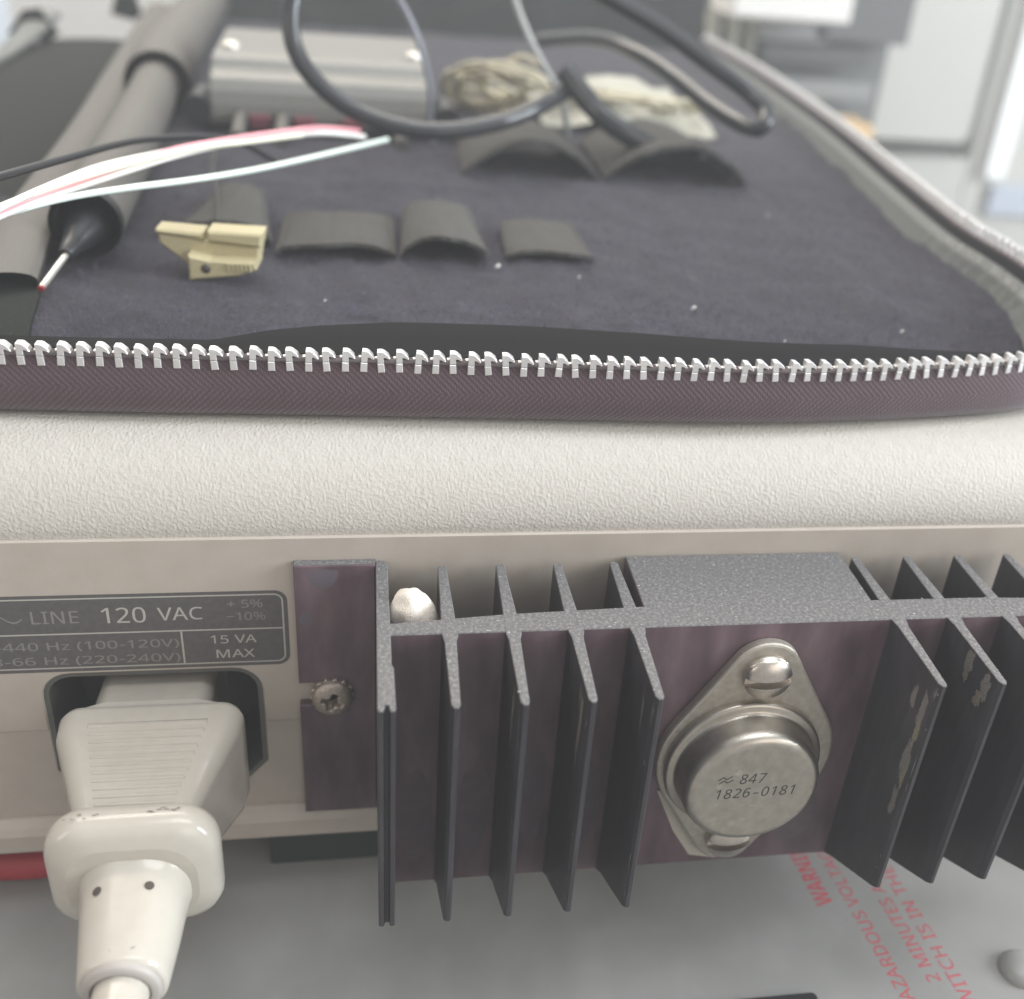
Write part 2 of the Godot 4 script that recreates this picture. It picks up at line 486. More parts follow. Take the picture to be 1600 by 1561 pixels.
func multimeter() -> void:
	var t := thing("multimeter", "beige bench meter seen from behind, with black finned heat sink and power inlet", "meter")
	# top cover: one shell that curves over from the rear seam
	var st := mb()
	var prof := PackedVector2Array()
	var q := []
	q.append(Vector2(PZ - 0.5, 3.0))
	q.append(Vector2(PZ - 0.48, 4.3))
	for i in 19:
		var a := i * PI / 38.0
		q.append(Vector2(-29.4 + cos(a) * 12.6, 4.6 + sin(a) * 11.4))
	q.append(Vector2(-60, 16.0))
	q.append(Vector2(-150, 16.0))
	q.append(Vector2(-296, 16.0))
	q.append(Vector2(-300, 12.0))
	q.append(Vector2(-300, 3.5))
	for k in q.size() - 1:
		for i in 1:
			quad(st, v(131, q[k].y, q[k].x), v(131, q[k + 1].y, q[k + 1].x), v(-130, q[k + 1].y, q[k + 1].x), v(-130, q[k].y, q[k].x), 1)
	for s in [-130.0, 131.0]:
		for k in range(1, q.size() - 1):
			var a := v(s, q[0].y, q[0].x)
			var b := v(s, q[k].y, q[k].x)
			var c := v(s, q[k + 1].y, q[k + 1].x)
			if s < 0: tri(st, a, b, c)
			else: tri(st, a, c, b)
	obj("top_cover", st, M.cover, t)
	# rear panel in two levels, with the inlet opening between them
	st = mb()
	var up := PackedVector2Array([Vector2(-130, -27.7), Vector2(-45.5, -27.7)])
	for i in 7: up.append(Vector2(-41.5, -21.7) + Vector2(-4, 0).rotated(-i * PI / 12))
	for i in 7: up.append(Vector2(-20.2, -21.7) + Vector2(0, 4.0).rotated(-i * PI / 12))
	up.append_array(PackedVector2Array([Vector2(-16.2, -27.7), Vector2(131, -27.7), Vector2(131, 3.9), Vector2(-130, 3.9)]))
	up = cleaned(up)
	prism(st, up, [[PZ - 2, 0.0], [PZ - 0.3, 0.0], [PZ, 0.2]], xyz)
	obj("rear_panel", st, M.panel, t)
	st = mb()
	var dn := PackedVector2Array([Vector2(-130, -44.6), Vector2(131, -44.6), Vector2(131, -27.7), Vector2(-16.2, -27.7), Vector2(-16.2, -35.6), Vector2(-20.4, -40.4), Vector2(-41.0, -40.4), Vector2(-45.5, -35.6), Vector2(-45.5, -27.7), Vector2(-130, -27.7)])
	prism(st, dn, [[PZ - 2, 0.0], [PZ - 0.4, 0.0], [PZ - 0.25, 0.15]], xyz)
	obj("lower_panel", st, M.panel, t)
	# bottom lip
	st = mb()
	prism(st, PackedVector2Array([Vector2(14.6, -49.6), Vector2(15.2, -49.8), Vector2(22, -49.8), Vector2(22, -44.4), Vector2(16.2, -44.4), Vector2(15.0, -45.2), Vector2(14.4, -46.2), Vector2(14.3, -49.0)]), [[131, 0.0], [-130, 0.0]], func(u, w, x): return v(x, w, -u))
	obj("bottom_lip", st, M.panel, t)
	# housing behind the panel keeps the interior dark
	st = mb()
	box(st, -129, -49, -299, 130, 3, -36, 0.3)
	obj("housing", st, M.panel, t)
	st = mb()
	box(st, -17.2, -60, -40, 6, -51.2, -18.2, 0.4)
	obj("rubber_foot", st, M.rubber, t)
	# inlet: collar, walls, back, three blades
	var hole := PackedVector2Array()
	var lower := [Vector2(-41.0, -40.4), Vector2(-20.4, -40.4), Vector2(-16.2, -35.6)]
	for a in lower: hole.append(a)
	for i in 7: hole.append(Vector2(-20.2, -21.7) + Vector2(4.0, 0).rotated(i * PI / 12))
	for i in 7: hole.append(Vector2(-41.5, -21.7) + Vector2(0, 4.0).rotated(i * PI / 12))
	hole.append(Vector2(-45.5, -35.6))
	st = mb()
	var n := hole.size()
	var inner := inset(hole, 0.7)
	for i in n:
		var j := (i + 1) % n
		var zf := PZ - 0.35
		quad(st, v(hole[i].x, hole[i].y, zf), v(hole[j].x, hole[j].y, zf), v(inner[j].x, inner[j].y, zf), v(inner[i].x, inner[i].y, zf))
		quad(st, v(inner[i].x, inner[i].y, zf), v(inner[j].x, inner[j].y, zf), v(inner[j].x, inner[j].y, zf - 15), v(inner[i].x, inner[i].y, zf - 15))
	box(st, -47, -42, PZ - 17, -15, -16, PZ - 15.2, 0.0)
	obj("inlet", st, M.inlet, t)
	label_plate(t)
	heat_sink(t)
	transistor(t)

func cleaned(p: PackedVector2Array) -> PackedVector2Array:
	var q := PackedVector2Array()
	for a in p:
		if q.is_empty() or q[-1].distance_to(a) > 0.001: q.append(a)
	return q

func label_plate(t: Node) -> void:
	var st := mb()
	prism(st, rect(-66, -17.2, -12.1, -4.5, 1.7), [[PZ, 0.0], [PZ + 0.03, 0.0]], xyz)
	var lab := obj("line_label", st, M.label, t)
	var z := PZ + 0.03
	# border: outer ring less inner ring, and dividers
	st = mb()
	var o := rect(-65, -16.65, -12.65, -5.0, 1.2)
	var i2 := inset(o, 0.22)
	for i in o.size():
		var j := (i + 1) % o.size()
		quad(st, v(o[i].x, o[i].y, z + 0.012), v(o[j].x, o[j].y, z + 0.012), v(i2[j].x, i2[j].y, z + 0.012), v(i2[i].x, i2[i].y, z + 0.012))
	box(st, -64.7, -10.92, z - 0.01, -12.9, -10.7, z + 0.01, 0.0)
	box(st, -26.45, -16.4, z - 0.01, -26.2, -10.95, z + 0.01, 0.0)
	obj("border", st, M.print, lab)
	st = mb()
	var wave := []
	for k in 13: wave.append(v(-50.4 + k * 0.36, -8.15 + sin(k * TAU / 12) * 0.62, z + 0.0))
	for k in wave.size() - 1:
		var s: Vector3 = wave[k]
		var f: Vector3 = wave[k + 1]
		quad(st, s + v(0, -0.12, 0.012), f + v(0, -0.12, 0.012), f + v(0, 0.12, 0.012), s + v(0, 0.12, 0.012))
	obj("mains_symbol", st, M.print_dim, lab)
	var b := Basis.IDENTITY
	var rows := [["LINE", -45.0, -9.05, 5.9, 2.0, M.print_dim], ["120", -36.2, -9.25, 5.6, 2.55, M.print], ["VAC", -29.1, -9.0, 5.8, 2.1, M.print], ["+ 5%", -20.0, -7.25, 4.6, 1.35, M.print_dim], ["\u221210%", -20.2, -9.35, 5.1, 1.35, M.print_dim],
		["48-440 Hz (100-120V)", -53.2, -13.75, 26.4, 1.6, M.print_dim], ["48-66 Hz (220-240V)", -52.6, -16.2, 25.8, 1.6, M.print_dim], ["15 VA", -22.6, -13.2, 6.1, 1.4, M.print], ["MAX", -22.0, -15.7, 5.1, 1.4, M.print]]
	for r in rows:
		lettering(r[0], v(r[1], r[2], z), b, r[3], r[4], r[5], lab)

func heat_sink(t: Node) -> void:
	# base web with a thicker middle that bears on the panel
	var st := mb()
	var p := PackedVector2Array([Vector2(0.5, 0.0), Vector2(0.5, 2.3), Vector2(16, 3.65), Vector2(34.4, 4.45), Vector2(34.4, 16.2), Vector2(66.3, 16.2), Vector2(66.3, 4.45), Vector2(83, 4.35), Vector2(99, 3.4), Vector2(99, 0.0), Vector2(66, 0.0), Vector2(33, 0.0), Vector2(16, 0.0)])
	p.reverse()
	prism(st, p, [[-44.4, 0.12], [-44.28, 0.0], [-0.12, 0.0]], xz_up, false, false)
	caps_bottom(st, p, -44.4)
	var base := obj("heat_sink", st, M.anodised, t)
	st = mb()
	flat_top(st, p, 0.0, 0.12)
	obj("sawn_end", st, M.dusty, base)
	# fins
	var xs := [0.0, 7.87, 15.76, 23.69, 31.64, 67.42, 75.47, 83.51, 91.5]
	for k in range(1, 9):
		var x: float = xs[k]
		# left side straight, right side tapers from 1.7 at the root to 1.05 at the tips
		var o := [[0.05, -13.0], [0.35, -13.62], [0.8, -13.62], [1.08, -13.1], [1.45, -1.6], [1.75, -0.4], [1.55, 4.6], [1.2, 14.6], [1.0, 14.9], [0.25, 14.9], [0.05, 14.6], [-0.12, 4.6], [-0.28, 0.0], [-0.02, -1.6]]
		var f := PackedVector2Array()
		for a in o: f.append(Vector2(x + a[0] + 0.12, a[1]))
		if area2(f) < 0: f.reverse()
		fin(base, f, k)
	# left wall: thick plate with a screw channel along its front edge
	var w := PackedVector2Array([Vector2(-0.2, 16.2), Vector2(-0.2, -13.3), Vector2(0.0, -13.66), Vector2(0.45, -13.66), Vector2(0.62, -12.6), Vector2(1.05, -12.6), Vector2(1.25, -13.66), Vector2(1.7, -13.66), Vector2(1.85, -13.3), Vector2(1.75, -6.2), Vector2(1.5, -5.4), Vector2(1.52, -4.8), Vector2(1.5, 0.0), Vector2(1.35, 15.8), Vector2(0.8, 16.4)])
	if area2(w) < 0: w.reverse()
	fin(base, w, 0)
	# mounting flange against the panel, slotted for its screw
	var fl := PackedVector2Array([Vector2(-11.0, -45.1), Vector2(-0.25, -45.1), Vector2(-0.25, 0.25), Vector2(-11.0, 0.25), Vector2(-11.0, -19.8)])
	for i in 9: fl.append(Vector2(-6.6, -21.8) + Vector2.from_angle(PI / 2 - i * PI / 8) * 2.0)
	fl.append(Vector2(-11.0, -23.8))
	st = mb()
	prism(st, fl, [[PZ + 0.02, 0.0], [PZ + 1.25, 0.0], [PZ + 1.4, 0.15]], xyz)
	obj("flange", st, M.anodised, base)
	st = mb()
	box(st, -10.9, 0.25, PZ + 0.05, -0.3, 0.29, PZ + 1.25, 0.0)
	obj("sawn_end", st, M.dusty, base)
	# faded spots on the flange
	st = mb()
	var half := []
	for i in 15: half.append(Vector3(-7.2 + cos(PI + i * PI / 14) * 2.1, -0.6 + sin(PI + i * PI / 14) * 2.9, 0))
	for i in 14: tri(st, v(-7.2, -0.3, PZ + 1.415), v(half[i].x, half[i].y, PZ + 1.415), v(half[i + 1].x, half[i + 1].y, PZ + 1.415))
	blot(st, v(-9.6, -8.4, PZ + 1.415), Basis.IDENTITY, 0.95, 1.15, 3, 0.1)
	obj("faded_mark", st, mat(lin(0.125, 0.105, 0.125), 0.6), base)
	screw_left(t)
	# corrosion and rubs on the fins' left faces
	var left := Basis(Vector3(0, 0, 1), Vector3.UP, Vector3.LEFT)
	var marks := [[5, -9.4, 11.7, 0.5, 2.3, 11], [5, -16.9, 12.0, 0.45, 1.9, 3], [6, -5.2, 10.4, 0.75, 1.2, 7], [6, -4.4, 7.0, 0.35, 0.8, 5], [3, -5.5, 10.6, 0.35, 3.6, 8], [2, -4.6, 8.6, 0.22, 2.9, 9], [3, -3.2, 8.9, 0.2, 1.8, 10]]
	for m in marks:
		st = mb()
		blot(st, v(xs[m[0]] + off_at(m[2]) - 0.02, m[1], m[2]), left, m[3], m[4], m[5], 0.35, 34)
		obj("corroded_patch", st, M.bare, base)
	for m in [[5, -5.2, 9.2, 0.6, 1.7, 20], [5, -6.4, 11.6, 0.75, 2.9, 21], [5, -14.2, 11.4, 0.9, 3.2, 27], [5, -21.5, 11.6, 0.7, 2.6, 22], [6, -2.4, 6.8, 0.8, 2.3, 23], [6, -3.0, 11.0, 0.85, 2.2, 28], [4, -6.0, 9.0, 0.3, 3.2, 24], [2, -7.5, 8.0, 0.5, 4.0, 25], [3, -7.8, 10.0, 0.6, 5.0, 26]]:
		st = mb()
		blot(st, v(xs[m[0]] + off_at(m[2]) - 0.012, m[1], m[2]), left, m[3], m[4], m[5], 0.35, 34)
		obj("rubbed_patch", st, M.scuff, base)
	for k in range(1, 6):
		st = mb()
		for i in 9:
			var y := -0.4 - pow(rng.randf(), 1.5) * 34.0
			blot(st, v(xs[k] + off_at(13.3) - 0.025, y, 13.5 - pow(rng.randf(), 2.0) * 0.9), left, rng.randf_range(0.04, 0.13), rng.randf_range(0.08, 0.12) + pow(rng.randf(), 3.0) * 1.6, 200 + k * 20 + i, 0.5, 12)
		tag(obj("worn_edge", st, M.worn, base), "", "", "", "stuff")
	settle_dust(base, p, xs)
	# paler ovals low on the web, reflections between the fins painted in
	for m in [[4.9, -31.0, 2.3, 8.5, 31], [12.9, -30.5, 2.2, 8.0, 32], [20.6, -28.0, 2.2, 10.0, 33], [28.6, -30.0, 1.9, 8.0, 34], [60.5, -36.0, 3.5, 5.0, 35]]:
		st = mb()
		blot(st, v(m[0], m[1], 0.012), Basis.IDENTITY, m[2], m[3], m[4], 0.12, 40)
		obj("painted_reflection", st, M.painted_sheen, base)

func settle_dust(base: Node, p: PackedVector2Array, xs: Array) -> void:
	var st := mb()
	var a := [Vector3(-1, 0, -0.6), Vector3(0.9, 0, -0.7), Vector3(0.7, 0, 0.9), Vector3(-0.8, 0, 0.6), Vector3(0.1, 0.8, 0.1)]
	for k in 4: tri(st, a[k] * MM, a[4] * MM, a[(k + 1) % 4] * MM)
	st.generate_normals()
	var where := []
	while where.size() < 1500:
		var q := Vector2(rng.randf_range(-0.2, 98.0), rng.randf_range(-13.4, 16.2))
		var on := Geometry2D.is_point_in_polygon(q, p)
		for x in xs:
			if q.x > x + 0.15 and q.x < x + 1.15: on = true
		if on: where.append(q)
	var mm := MultiMesh.new()
	mm.transform_format = MultiMesh.TRANSFORM_3D
	mm.use_colors = true
	mm.mesh = st.commit()
	mm.instance_count = where.size()
	for i in where.size():
		var q: Vector2 = where[i]
		var s := 0.03 + 0.075 * pow(rng.randf(), 3.0)
		mm.set_instance_transform(i, Transform3D(Basis(Vector3.UP, rng.randf() * TAU).scaled(Vector3(s * rng.randf_range(0.7, 2.4), s, s)), v(q.x, 0.03, -q.y)))
		var g := rng.randf_range(0.18, 0.5)
		mm.set_instance_color(i, Color(g, g * 0.97, g * 0.92))
	var o := MultiMeshInstance3D.new()
	o.name = "dust"
	o.multimesh = mm
	var m := mat(Color.WHITE, 0.9)
	m.vertex_color_use_as_albedo = true
	o.material_override = m
	o.set_meta("kind", "stuff")
	base.add_child(o, true)

func off_at(z: float) -> float: return 0.12 + lerpf(-0.02, 0.05, clampf((z - 1.6) / 11.4, 0, 1))

func area2(p: PackedVector2Array) -> float:
	var s := 0.0
	for i in p.size(): s += p[i].cross(p[(i + 1) % p.size()])
	return s

func caps_bottom(st: SurfaceTool, p: PackedVector2Array, y: float) -> void:
	var q := inset(p, 0.12)
	var t := Geometry2D.triangulate_polygon(p)
	for i in range(0, t.size(), 3):
		var a := q[t[i]]
		var b := q[t[i + 1]]
		var c := q[t[i + 2]]
		if (b - a).cross(c - a) < 0.0: tri(st, v(a.x, y, -a.y), v(b.x, y, -b.y), v(c.x, y, -c.y))
		else: tri(st, v(a.x, y, -a.y), v(c.x, y, -c.y), v(b.x, y, -b.y))

func flat_top(st: SurfaceTool, p: PackedVector2Array, y: float, d: float) -> void:
	var q := inset(p, d)
	for i in p.size():
		var j := (i + 1) % p.size()
		quad(st, v(p[i].x, y - d, -p[i].y), v(p[j].x, y - d, -p[j].y), v(q[j].x, y, -q[j].y), v(q[i].x, y, -q[i].y))
	var t := Geometry2D.triangulate_polygon(p)
	for i in range(0, t.size(), 3):
		var a := q[t[i]]
		var b := q[t[i + 1]]
		var c := q[t[i + 2]]
		if (b - a).cross(c - a) > 0.0: tri(st, v(a.x, y, -a.y), v(b.x, y, -b.y), v(c.x, y, -c.y))
		else: tri(st, v(a.x, y, -a.y), v(c.x, y, -c.y), v(b.x, y, -b.y))

func fin(base: Node, f: PackedVector2Array, k: int) -> void:
	# sawn at the top; at the bottom the front part rises by 8 mm towards its edge
	var top := 0.006 + 0.01 * (k % 3)
	var st := mb()
	var n := f.size()
	var bottom := func(p: Vector2) -> float: return -44.35 + (8.35 * clampf(-p.y / 13.6, 0, 1))
	for i in n:
		var a := f[i]
		var b := f[(i + 1) % n]
		quad(st, v(a.x, bottom.call(a), -a.y), v(b.x, bottom.call(b), -b.y), v(b.x, top - 0.1, -b.y), v(a.x, top - 0.1, -a.y))
	var t := Geometry2D.triangulate_polygon(f)
	for i in range(0, t.size(), 3):
		var q := [f[t[i]], f[t[i + 1]], f[t[i + 2]]]
		if (q[1] - q[0]).cross(q[2] - q[0]) > 0.0: q.reverse()
		tri(st, v(q[0].x, bottom.call(q[0]), -q[0].y), v(q[1].x, bottom.call(q[1]), -q[1].y), v(q[2].x, bottom.call(q[2]), -q[2].y))
	obj("fin", st, M.fin, base)
	st = mb()
	flat_top(st, f, top, 0.1)
	obj("sawn_end", st, M.dusty, base)

# head as a height field over a disc of radius r, with a slot or a cross cut in
func head(st: SurfaceTool, at: Vector3, b: Basis, r: float, h: float, cut: Callable) -> void:
	var nr := 26
	var na := 56
	var pt := func(i: int, j: int) -> Vector3:
		var rr := r * float(i) / nr
		var a := TAU * j / na
		var x := cos(a) * rr
		var y := sin(a) * rr
		var k := float(i) / nr
		var z: float = h * (0.32 + 0.68 * sqrt(maxf(0.0, 1.0 - k * k))) - cut.call(x, y)
		if i == nr: z = h * 0.3 - cut.call(x, y) * 0.4
		return at + b * (Vector3(x, y, maxf(z, 0.05)) * MM)
	for i in nr:
		for j in na:
			tri(st, pt.call(i, j), pt.call(i + 1, j), pt.call(i + 1, (j + 1) % na), 0)
			if i > 0: tri(st, pt.call(i, j), pt.call(i + 1, (j + 1) % na), pt.call(i, (j + 1) % na), 0)
	for j in na:
		var a: Vector3 = pt.call(nr, j)
		var c: Vector3 = pt.call(nr, (j + 1) % na)
		var z0 := b.z * 0.0
		var a0 := a - b.z * (a - at).dot(b.z)
		var c0 := c - b.z * (c - at).dot(b.z)
		quad(st, a0 + z0, c0 + z0, c, a, 1)

# round head with a straight slot along x
func slotted(st: SurfaceTool, at: Vector3, b: Basis, r: float, h: float) -> void:
	var ys := []
	for i in 17: ys.append(lerpf(-1.0, -0.17, i / 16.0) * r)
	ys.append_array([-0.15 * r, 0.15 * r])
	for i in 17: ys.append(lerpf(0.17, 1.0, i / 16.0) * r)
	var pt := func(j: int, i: int) -> Vector3:
		var y: float = ys[j]
		var x := sin((i / 24.0 - 0.5) * PI) * sqrt(maxf(0.0, r * r - y * y))
		var k := minf(1.0, Vector2(x, y).length() / r)
		var z := h * (0.30 + 0.70 * sqrt(1.0 - k * k * 0.96)) if k < 0.995 else h * 0.3
		if absf(y) < 0.16 * r: z = minf(z, h * 0.42)
		return at + b * (Vector3(x, y, z) * MM)
	for j in ys.size() - 1:
		var g := 0 if j < 16 else (j + 100 if j < 19 else 1)
		for i in 24: quad(st, pt.call(j, i), pt.call(j, i + 1), pt.call(j + 1, i + 1), pt.call(j + 1, i), g)
	lathe(st, [[r, 0.0], [r, h * 0.31], [r * 0.985, h * 0.33]], at, b, 48)

func screw_left(t: Node) -> void:
	var st := mb()
	var at := v(-6.4, -22.0, PZ + 1.4)
	# toothed lock washer
	var w := PackedVector2Array()
	for i in 56:
		var rr := 3.15 if i % 4 < 2 else 2.8
		w.append(Vector2.from_angle(TAU * i / 56) * rr)
	prism(st, w, [[0.0, 0.0], [0.35, 0.0], [0.45, 0.1]], func(x, y, z): return at + v(x, y, z))
	var washer := obj("lock_washer", st, M.rusty, t)
	st = mb()
	var cross := func(x: float, y: float) -> float:
		var q := Vector2(x, y).rotated(0.35)
		var d := minf(absf(q.x), absf(q.y))
		var reach := clampf((1.65 - q.length()) * 3.0, 0.0, 1.0)
		return 1.0 * reach * clampf((0.5 - d) * 7.0, 0.0, 1.0) + 0.7 * clampf((1.0 - q.length()) * 4.0, 0.0, 1.0)
	head(st, at + v(0.0, 0.0, 0.4), Basis.IDENTITY, 2.85, 1.7, cross)
	obj("mounting_screw", st, M.rusty, t)

func transistor(t: Node) -> void:
	var c := Vector2(50.3, -22.3)
	var st := mb()
	var pts := PackedVector2Array()
	for i in 64: pts.append(c + Vector2.from_angle(TAU * i / 64) * 12.7)
	for s in [-1, 1]:
		for i in 40: pts.append(c + Vector2(0.25 * s, 15.07 * s) + Vector2.from_angle(TAU * i / 40) * 4.9)
	var hull := Geometry2D.convex_hull(pts)
	hull.remove_at(hull.size() - 1)
	if area2(hull) < 0: hull.reverse()
	prism(st, hull, [[0.1, 0.0], [1.15, 0.0], [1.4, 0.12], [1.5, 0.4]], xyz, true)
	var tr := obj("transistor", st, M.nickel_dull, t)
	# insulating wafer and grease that squeezes out below
	st = mb()
	var waf := PackedVector2Array([Vector2(38.8, -29.0), Vector2(42.2, -37.2), Vector2(45.4, -42.6), Vector2(49.5, -43.6), Vector2(53.5, -42.3), Vector2(56.5, -37), Vector2(56, -30)])
	prism(st, waf, [[0.01, 0.0], [0.16, 0.0]], xyz)
	obj("insulator", st, M.grease, tr)
	st = mb()
	lathe(st, [[11.15, 1.45], [11.2, 2.25], [11.05, 2.6], [10.75, 2.75], [10.1, 2.78], [9.85, 2.95], [9.72, 3.4], [9.6, 5.7], [9.5, 6.3], [9.25, 6.85], [8.85, 7.2], [8.4, 7.34], [8.0, 7.35], [7.3, 7.28], [0.0, 7.28]], v(49.7, -22.7, 0), Basis.IDENTITY, 96)
	obj("can", st, M.nickel, tr)
	for k in 9:
		st = mb()
		var an := rng.randf() * TAU
		var rr := rng.randf_range(2.5, 7.2)
		blot(st, v(49.7 + cos(an) * rr, -22.7 + sin(an) * rr, 7.288), Basis.IDENTITY, rng.randf_range(0.2, 0.9), rng.randf_range(0.2, 0.7), 300 + k, 0.3, 20)
		obj("tarnish_spot", st, M.nickel_dull, tr)
	var at := v(49.7, -22.7, 7.282)
	var rot := Basis(Vector3.BACK, deg_to_rad(1.0))
	var pos := func(x: float, y: float) -> Vector3: return at + rot * v(x, y, 0)
	lettering("847", pos.call(-2.3, 1.55), rot, 3.5, 1.75, M.ink, tr, "lettering", "Droid Sans Mono", 0.14, 400)
	lettering("1826-0181", pos.call(-5.4, -1.0), rot, 11.0, 1.75, M.ink, tr, "lettering", "Droid Sans Mono", 0.14, 400)
	# maker's zigzag mark
	st = mb()
	for s in [Vector2(0, 0.75), Vector2(0.35, -0.4)]:
		var zz := [Vector2(-5.3, 2.3), Vector2(-4.6, 2.85), Vector2(-4.15, 2.4), Vector2(-3.35, 2.95)]
		for i in 3:
			var a: Vector2 = zz[i] + s * 0.55 + Vector2(0, -0.25)
			var b: Vector2 = zz[i + 1] + s * 0.55 + Vector2(0, -0.25)
			var n := (b - a).orthogonal().normalized() * 0.085
			var lift := v(0, 0, 0.012)
			quad(st, pos.call(a.x + n.x, a.y + n.y) + lift, pos.call(a.x - n.x, a.y - n.y) + lift, pos.call(b.x - n.x, b.y - n.y) + lift, pos.call(b.x + n.x, b.y + n.y) + lift)
	obj("emblem", st, M.ink, tr)
	for s in [1, -1]:
		st = mb()
		slotted(st, v(c.x + 0.25 * s, c.y + 15.07 * s, 1.5), Basis(Vector3.BACK, 0.06), 3.3, 2.5)
		obj("slotted_screw", st, M.screw, tr)

func plug() -> void:
	var t := thing("power_plug", "white moulded mains plug with ribbed grip pushed into the meter's inlet", "plug")
	var st := mb()
	loft(st, [[-29, -30.6, -28.6, 7.6, 8.2, 2.0], [-13.2, -30.6, -28.6, 7.8, 8.5, 2.0], [-12.8, -30.6, -28.6, 8.2, 8.7, 2.2], [-12.4, -30.3, -28.9, 11.0, 8.6, 2.6], [-12.0, -30.3, -28.9, 11.75, 9.0, 2.8], [-11.2, -30.3, -28.9, 12.05, 9.1, 2.9], [-8.0, -30.3, -28.9, 11.7, 8.9, 2.7], [-2.0, -30.2, -28.9, 9.4, 7.3, 2.2], [3.0, -30.1, -28.9, 7.7, 6.1, 2.0], [6.0, -30.1, -28.9, 7.1, 5.7, 2.0], [8.0, -30.0, -28.9, 7.0, 5.6, 2.0]], 6)
	obj("body", st, M.plug, t)
	st = mb()
	for i in 12:
		var z := -8.4 + i * 1.12
		var k := (z + 8.0) / 6.0
		var y := lerpf(-20.0, -21.6, k) if z < -2.0 else lerpf(-21.6, -22.8, (z + 2.0) / 5.0)
		var hw := lerpf(7.6, 4.6, clampf((z + 8.4) / 12.3, 0, 1))
		var p := PackedVector2Array([Vector2(-0.5, -0.3), Vector2(0.5, -0.3), Vector2(0.42, -0.02), Vector2(0.16, 0.035), Vector2(-0.16, 0.035), Vector2(-0.42, -0.02)])
		prism(st, p, [[-30.2 - hw, 0.05], [-30.2 - hw + 0.1, 0.0], [-30.2 + hw - 0.1, 0.0], [-30.2 + hw, 0.05]], func(a, b, x): return v(x, y + b, z - a), true)
	obj("grip_ribs", st, M.plug, t)
	st = mb()
	loft(st, [[5.8, -29.6, -27.8, 9.2, 7.5, 4.6], [6.4, -29.6, -27.8, 9.9, 8.2, 5.0], [7.4, -29.6, -27.8, 10.2, 8.5, 5.2], [9.0, -29.5, -27.9, 10.2, 8.5, 5.2], [10.0, -29.5, -28.0, 9.8, 8.1, 5.0], [10.7, -29.5, -28.1, 8.9, 7.2, 4.8], [11.1, -29.5, -28.4, 7.6, 6.2, 4.8]], 8)
	obj("collar", st, M.plug, t)
	st = mb()
	loft(st, [[10.4, -29.3, -29.3, 7.0, 5.9, 5.2], [11.2, -29.3, -29.4, 6.4, 5.5, 5.0], [13.0, -29.2, -29.6, 6.15, 5.4, 4.9], [18, -28.9, -29.9, 5.6, 4.9, 4.6], [22.8, -28.7, -30.2, 5.0, 4.5, 4.35], [23.4, -28.7, -30.2, 4.85, 4.35, 4.2], [23.6, -28.7, -30.2, 4.5, 4.0, 3.9]], 8)
	obj("strain_relief", st, M.plug, t)
	for x in [-32.6, -26.7]:
		st = mb()
		lathe(st, [[0.56, 0.0], [0.46, 0.03], [0.0, 0.03]], v(x, -24.9 if x < -30.0 else -24.55, 14.4), Basis(Vector3.BACK, 0.42 if x < -30.0 else -0.32) * Basis(Vector3.RIGHT, -PI / 2 + 0.15), 20)
		obj("painted_vent_hole", st, M.hole, t)  # dark disc on the surface paints the shade of a hole
	st = mb()
	lathe(st, [[4.4, 0.0], [4.4, 0.6], [4.0, 1.0], [3.3, 1.0]], v(-28.7, -30.2, 23.4), Basis.IDENTITY, 40)
	obj("end_ring", st, mat(lin(0.40, 0.37, 0.34), 0.5), t)
	st = mb()
	tube(st, curve([v(-28.7, -30.2, 20), v(-28.6, -30.4, 27), v(-28, -33, 40), v(-27, -45, 58), v(-26, -58, 70), v(-26, -60, 100)]), 3.1, 18)
	obj("cable", st, M.plug, t)
	# black scuffs on the collar's upper edge and on the relief
	st = mb()
	var lean := Basis(Vector3.RIGHT, -PI / 2)
	for k in 7: blot(st, v(-27.6 + k * 0.55 + rng.randf() * 0.4, -19.28, 7.3 + rng.randf() * 0.7), lean, 0.3, 0.11, 40 + k, 0.8)
	for k in 6: blot(st, v(-37.0 + k * 0.75 + rng.randf() * 0.5, -19.28, 7.6 + rng.randf() * 0.9), lean, 0.22, 0.09, 60 + k, 0.8)
	for k in 8: blot(st, v(-30.2 + rng.randf() * 2.6, -25.62 + 0.0, 21.0 + rng.randf() * 1.0), lean, 0.45, 0.14, 80 + k, 0.8)
	obj("scuff_marks", st, M.grime, t)

func foam() -> void:
	var st := mb()
	var at := v(4.5, -4.2, -7.6)
	grid(st, 40, 24, func(a, b):
		var az: float = a * TAU
		var el: float = (b - 0.5) * PI
		var d := Vector3(cos(el) * sin(az), sin(el), cos(el) * cos(az))
		var k := 1.0 + 0.16 * wob.get_noise_3dv(d * 50.0) + 0.035 * wob.get_noise_3dv(d * 190.0)
		return at + Vector3(d.x * 3.35, d.y * 5.5 - d.x * 0.7, d.z * 2.8) * k * MM, Vector2.ONE, 0)
	var o := obj("foam_scrap", st, M.foam)
	tag(o, "crumb of cream white foam wedged behind the heat sink's first bay", "foam")

# ---------------------------------------------------------------- zip case
var zip_path := PackedVector3Array()

func side_x(z: float) -> float:
	var t := [[-30, 106], [-45, 115], [-60, 120.5], [-78, 123], [-103, 123.4], [-148.6, 129.4], [-213, 138], [-296, 145.5], [-343, 147.7], [-410, 149]]
	for i in t.size() - 1:
		if z >= t[i + 1][0]: return lerpf(t[i][1], t[i + 1][1], clampf((z - t[i][0]) / (t[i + 1][0] - t[i][0]), 0, 1))
	return 149.0

